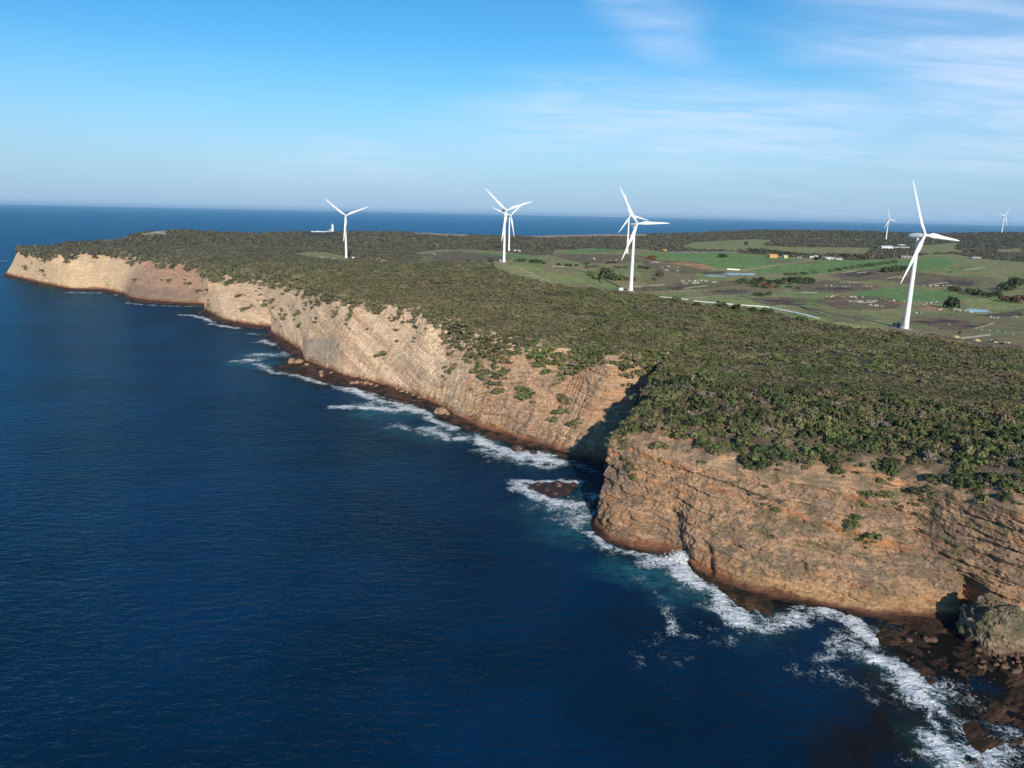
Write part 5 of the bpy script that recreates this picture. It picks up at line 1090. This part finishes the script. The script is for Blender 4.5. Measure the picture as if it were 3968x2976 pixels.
# ------------------------------------------------------------------ lighthouse on the far point
s3 = 400/1896; px3 = lambda u, v: (1100+u*s3, 700+v*s3)
LHx, LHy = -560.2, 2306.8; lz = max(gz(LHx, LHy)[0]-.3, 57.0)
lh = empty('lighthouse', (LHx, LHy, lz)); tag(lh, 'white tapering lighthouse with a small red topped lantern on the far point', 'lighthouse')
m = MB(); m.lathe([(4.2, -1), (4.2, .8), (3.9, 1.0), (3.0, 16.5), (2.9, 18.5), (3.3, 18.9)], 28); m.build('tower', M_WALL, lh, True)
m = MB(); m.lathe([(3.3, 18.9), (3.7, 19.0), (3.7, 19.4), (3.3, 19.45)], 28); m.lathe([(3.6, 20.3), (3.66, 20.35), (3.6, 20.4)], 28); [m.tube((3.6*math.cos(a), 3.6*math.sin(a), 19.4), (3.6*math.cos(a), 3.6*math.sin(a), 20.4), .05) for a in np.linspace(0, 6.283, 17)[:-1]]; m.build('gallery', M_WALL, lh)
m = MB(); m.lathe([(1.7, 19.4), (1.7, 22.0)], 16); ln = m.build('lantern', M_GLASS, lh, True); m = MB(); m.lathe([(2.0, 22.0), (1.7, 22.8), (.9, 23.6), (.25, 24.0), (.1, 24.9)], 16); m.build('lantern_roof', M_RED, ln, True)
for z in (6, 12): 
    m = MB(); m.box((0, -3.95+.058*z, z), (.7, .3, 1.2)); m.build('window', M_DARK, lh)
def cot(u, v, w_, h_, dep, label): shed(*px3(u, v), w_*s3, h_*s3, dep, M_WALL, M_ROOF, label, name='keeper_cottage', openings=2)
cot(855, 914, 34, 24, 8, 'white keeper cottage touching the left side of the lighthouse'); cot(548, 948, 70, 26, 9, 'white keeper cottage at the left end of the lighthouse wall'); cot(680, 945, 52, 22, 9, 'white keeper cottage in the middle of the lighthouse wall'); cot(800, 938, 44, 16, 7, 'low white store house between cottages and lighthouse')
strip('boundary_wall', [px3(500, 944), px3(600, 942), px3(740, 946), px3(915, 942)], .6, 2.6, M_WALL, 'white boundary wall below the lighthouse and cottages', 'wall')

# ------------------------------------------------------------------ rocks along the shore
def rock_me(seed, n=3, mat=M_ROCK, name='boulder', sq=.75, rough_=.35):
    import bmesh
    bm = bmesh.new(); bmesh.ops.create_icosphere(bm, subdivisions=n, radius=1.0); V = np.array([v.co[:] for v in bm.verts]); q_ = V+seed*13.7
    d = 1+rough_*fbm(*q_.T, 1.1, 4)+.10*np.round(2.5*perlin(*(q_*.9).T)); V = V*d[:, None]; V = np.sign(V)*np.abs(V)**.88; V[:, 2] *= sq
    for v, c in zip(bm.verts, V): v.co = c
    me = bpy.data.meshes.new(name); bm.to_mesh(me); bm.free(); me.materials.append(mat); return me
RBM = [rock_me(20+k, mat=M_BROCK) for k in range(4)]; RM = [rock_me(k) for k in range(5)]; RWM = [rock_me(9+k, mat=M_WETROCK) for k in range(3)]
def rocks(sc_, ox, oy, items, label, group, wet=False):
    pool = RWM if wet else (RBM if oy == 2100 else RM)
    for u, v, w_ in items:
        p = un(ox+u*sc_, oy+v*sc_, .6); d = float(np.dot(p-np.array([0, 0, HC]), fwd)); s = w_*sc_*d/F*.52
        o = bpy.data.objects.new('boulder', pool[int(rng.integers(len(pool)))]); COL.objects.link(o); o.location = (p[0], p[1], .5+.12*s); o.scale = (s, s*rng.uniform(.7, 1), s*rng.uniform(.75, 1.0)); o.rotation_euler = (rng.uniform(-.2, .2), rng.uniform(-.2, .2), rng.uniform(0, 6.28)); tag(o, label, 'boulder', group)
r1 = 1000/2212; r2 = 1100/2212; r6 = 968/1833; r3 = 1000/1843
rocks(r1, 700, 1000, [(950, 890, 75), (1015, 892, 60), (1080, 917, 45)], 'large tan boulder above the dark rock tongue below the pale cliff', 'boulders above the rock tongue')
rocks(r1, 700, 1000, [(1205, 978, 40), (1210, 1006, 45), (1370, 977, 30), (1290, 985, 26), (1330, 965, 24)], 'tan boulder on the dark shelf right of the rock tongue', 'boulders on the shelf')
rocks(r1, 700, 1000, [(1470, 1072, 45), (1510, 1072, 45), (1590, 1075, 50), (1630, 1082, 40), (1550, 1068, 30), (1680, 1095, 30), (1860, 1122, 45), (1900, 1142, 40), (1950, 1155, 40), (2000, 1180, 36), (2050, 1200, 36)], 'tan boulder in the rubble at the foot of the pale cliff', 'boulders in the rubble')
rocks(r1, 700, 1000, [(1830, 1222, 60), (1930, 1243, 50), (1880, 1235, 30)], 'dark wet rock in the surf below the rubble', 'wet rocks in the surf', True)
rocks(r2, 1600, 1100, [(215, 1000, 80), (275, 1014, 40)], 'tan boulder at the waterline left of the cove', 'boulders left of the cove'); rocks(r2, 1600, 1100, [(820, 1287, 105), (940, 1315, 52)], 'dark red rock awash in the surf left of the cove', 'red rocks left of the cove', True)
rocks(r6, 3000, 2100, [(990, 722, 52), (1120, 714, 58), (1168, 717, 52)], 'brown boulder lying on the dark shelf in front of the cave', 'boulders before the cave'); rocks(r6, 3000, 2100, [(1330, 942, 30), (1430, 1122, 28), (1300, 1105, 18)], 'small brown rock on the open dark shelf', 'small rocks on the shelf')
rocks(r6, 3000, 2100, [(1500, 790, 50), (1560, 810, 62), (1530, 760, 30), (1690, 915, 56), (1770, 950, 60), (1800, 930, 40)], 'brown block in the rubble below the rock outcrop', 'blocks below the outcrop'); rocks(r6, 3000, 2100, [(float(u), float(v), float(w_)) for u, v, w_ in zip(1480+350*rng.random(34), 775+rng.random(34)*40+np.linspace(0, 150, 34), 12+26*rng.random(34)**2)], 'small brown block in the rubble below the rock outcrop', 'small blocks below the outcrop')
rocks(r6, 3000, 2100, [(float(u), float(v), float(w_)) for u, v, w_ in zip(820+900*rng.random(26), 740+rng.random(26)*420, 6+12*rng.random(26)**2)], 'stone lying on the open dark shelf', 'stones on the shelf')
rocks(r6, 3000, 2100, [(1470, 1602, 48)], 'brown rock in the foam at the lower right corner', None, True)
rocks(r3, 2200, 1300, [(170, 1222, 62), (196, 1188, 36)], 'dark rock in the shadow at the left foot of the near headland', 'shadowed rocks at the headland foot', True)
# flat reef off the cove
p = un(2150, 1895, 0); o = link('reef', rock_me(31, 5, M_WETROCK, 'reef', .16, .62), None, (p[0], p[1], .1)); o.scale = (9.0, 8, 3.0); tag(o, 'flat dark reddish reef ringed by foam off the cove', 'reef')
rocks(1, 0, 0, [(2085, 1880, 26), (2120, 1898, 34), (2165, 1880, 40), (2200, 1902, 30), (2225, 1880, 26), (2150, 1912, 24), (2055, 1893, 16)], 'dark wet ledge block on the reef off the cove', 'ledge blocks on the reef', True)
# outcrop at the right, with its own weathered skin
import bmesh
bm = bmesh.new(); bmesh.ops.create_icosphere(bm, subdivisions=6, radius=1.0); V = np.array([v.co[:] for v in bm.verts]); Q4 = [[l.index for l in f.verts] for f in bm.faces]; bm.free()
V = np.sign(V)*np.abs(V)**.85; V = V*np.array([8.6, 8.0, 11.5]); ctr = un(3850, 2470, 1.0)
q3 = V+np.array([70, 30, 0]); nn_ = V/np.linalg.norm(V, axis=1)[:, None]
dd_ = 1.7*fbm(*q3.T, 7, 3)+.6*fbm(*q3.T, 2, 3)+.25*fbm(*q3.T, .7, 2)+.7*(perlin(q3[:, 2]*.55+.15*q3[:, 0], 0*q3[:, 0], 0*q3[:, 0])); dd_ = dd_+.35*np.round(2.4*perlin(q3[:, 0]/3.2, q3[:, 1]/3.2, q3[:, 2]/1.7))+.18*np.round(2.4*perlin(q3[:, 0]/1.3, q3[:, 1]/1.3, q3[:, 2]/.8)); V = V+nn_*dd_[:, None]
cO = mixc(np.broadcast_to(np.array([.26, .19, .125]), V.shape), np.array([.125, .108, .068]), sstep(-.2, .25, fbm(*q3.T, 3, 3)+.035*(V[:, 2]-1))); cO = mixc(cO, np.array([.09, .045, .028]), sstep(1.8, .2, V[:, 2]+dd_*.4))
oc = link('rock_outcrop', fast_mesh('rock_outcrop', V, np.array(Q4), cO, M_CLIFF), None, (ctr[0], ctr[1], .6)); tag(oc, 'big grey brown rounded outcrop standing before the dark cave at the right edge', 'rock')
# a wave breaking on the corner of the headland
M_SPRAY = simple('white_spray', (.85, .88, .90), .9, .08, 2.0)
def spray_me(n=2600):
    r = np.random.default_rng(5); a = r.random(n); c = np.c_[r.normal(0, 2.7, n)*(1-.45*a), r.normal(0, .9, n), 3.6*a**1.7*np.exp(-(r.normal(0, .55, n))**2)]
    d = r.normal(0, 1, (n, 3)); d /= np.linalg.norm(d, axis=1)[:, None]; e = np.cross(d, r.normal(0, 1, (n, 3))); e /= np.linalg.norm(e, axis=1)[:, None]; s = r.uniform(.08, .34, (n, 1))*(1.1-.5*a[:, None])
    V = np.stack([c-d*s, c+e*s, c+d*s, c-e*s], 1); return fast_mesh('breaking_wave', V.reshape(-1, 3), np.arange(4*n).reshape(-1, 4), None, M_SPRAY)
for (u, v, sx_, sy_, sz_, sd_) in ((2640, 2172, 4.6, 2.6, 3.6, 41),):
    p = un(u, v, .2); me = spray_me(); o = link('breaking_wave', me, None, (p[0], p[1], .0)); o.rotation_euler = (0, 0, -.5); tag(o, kind='stuff')
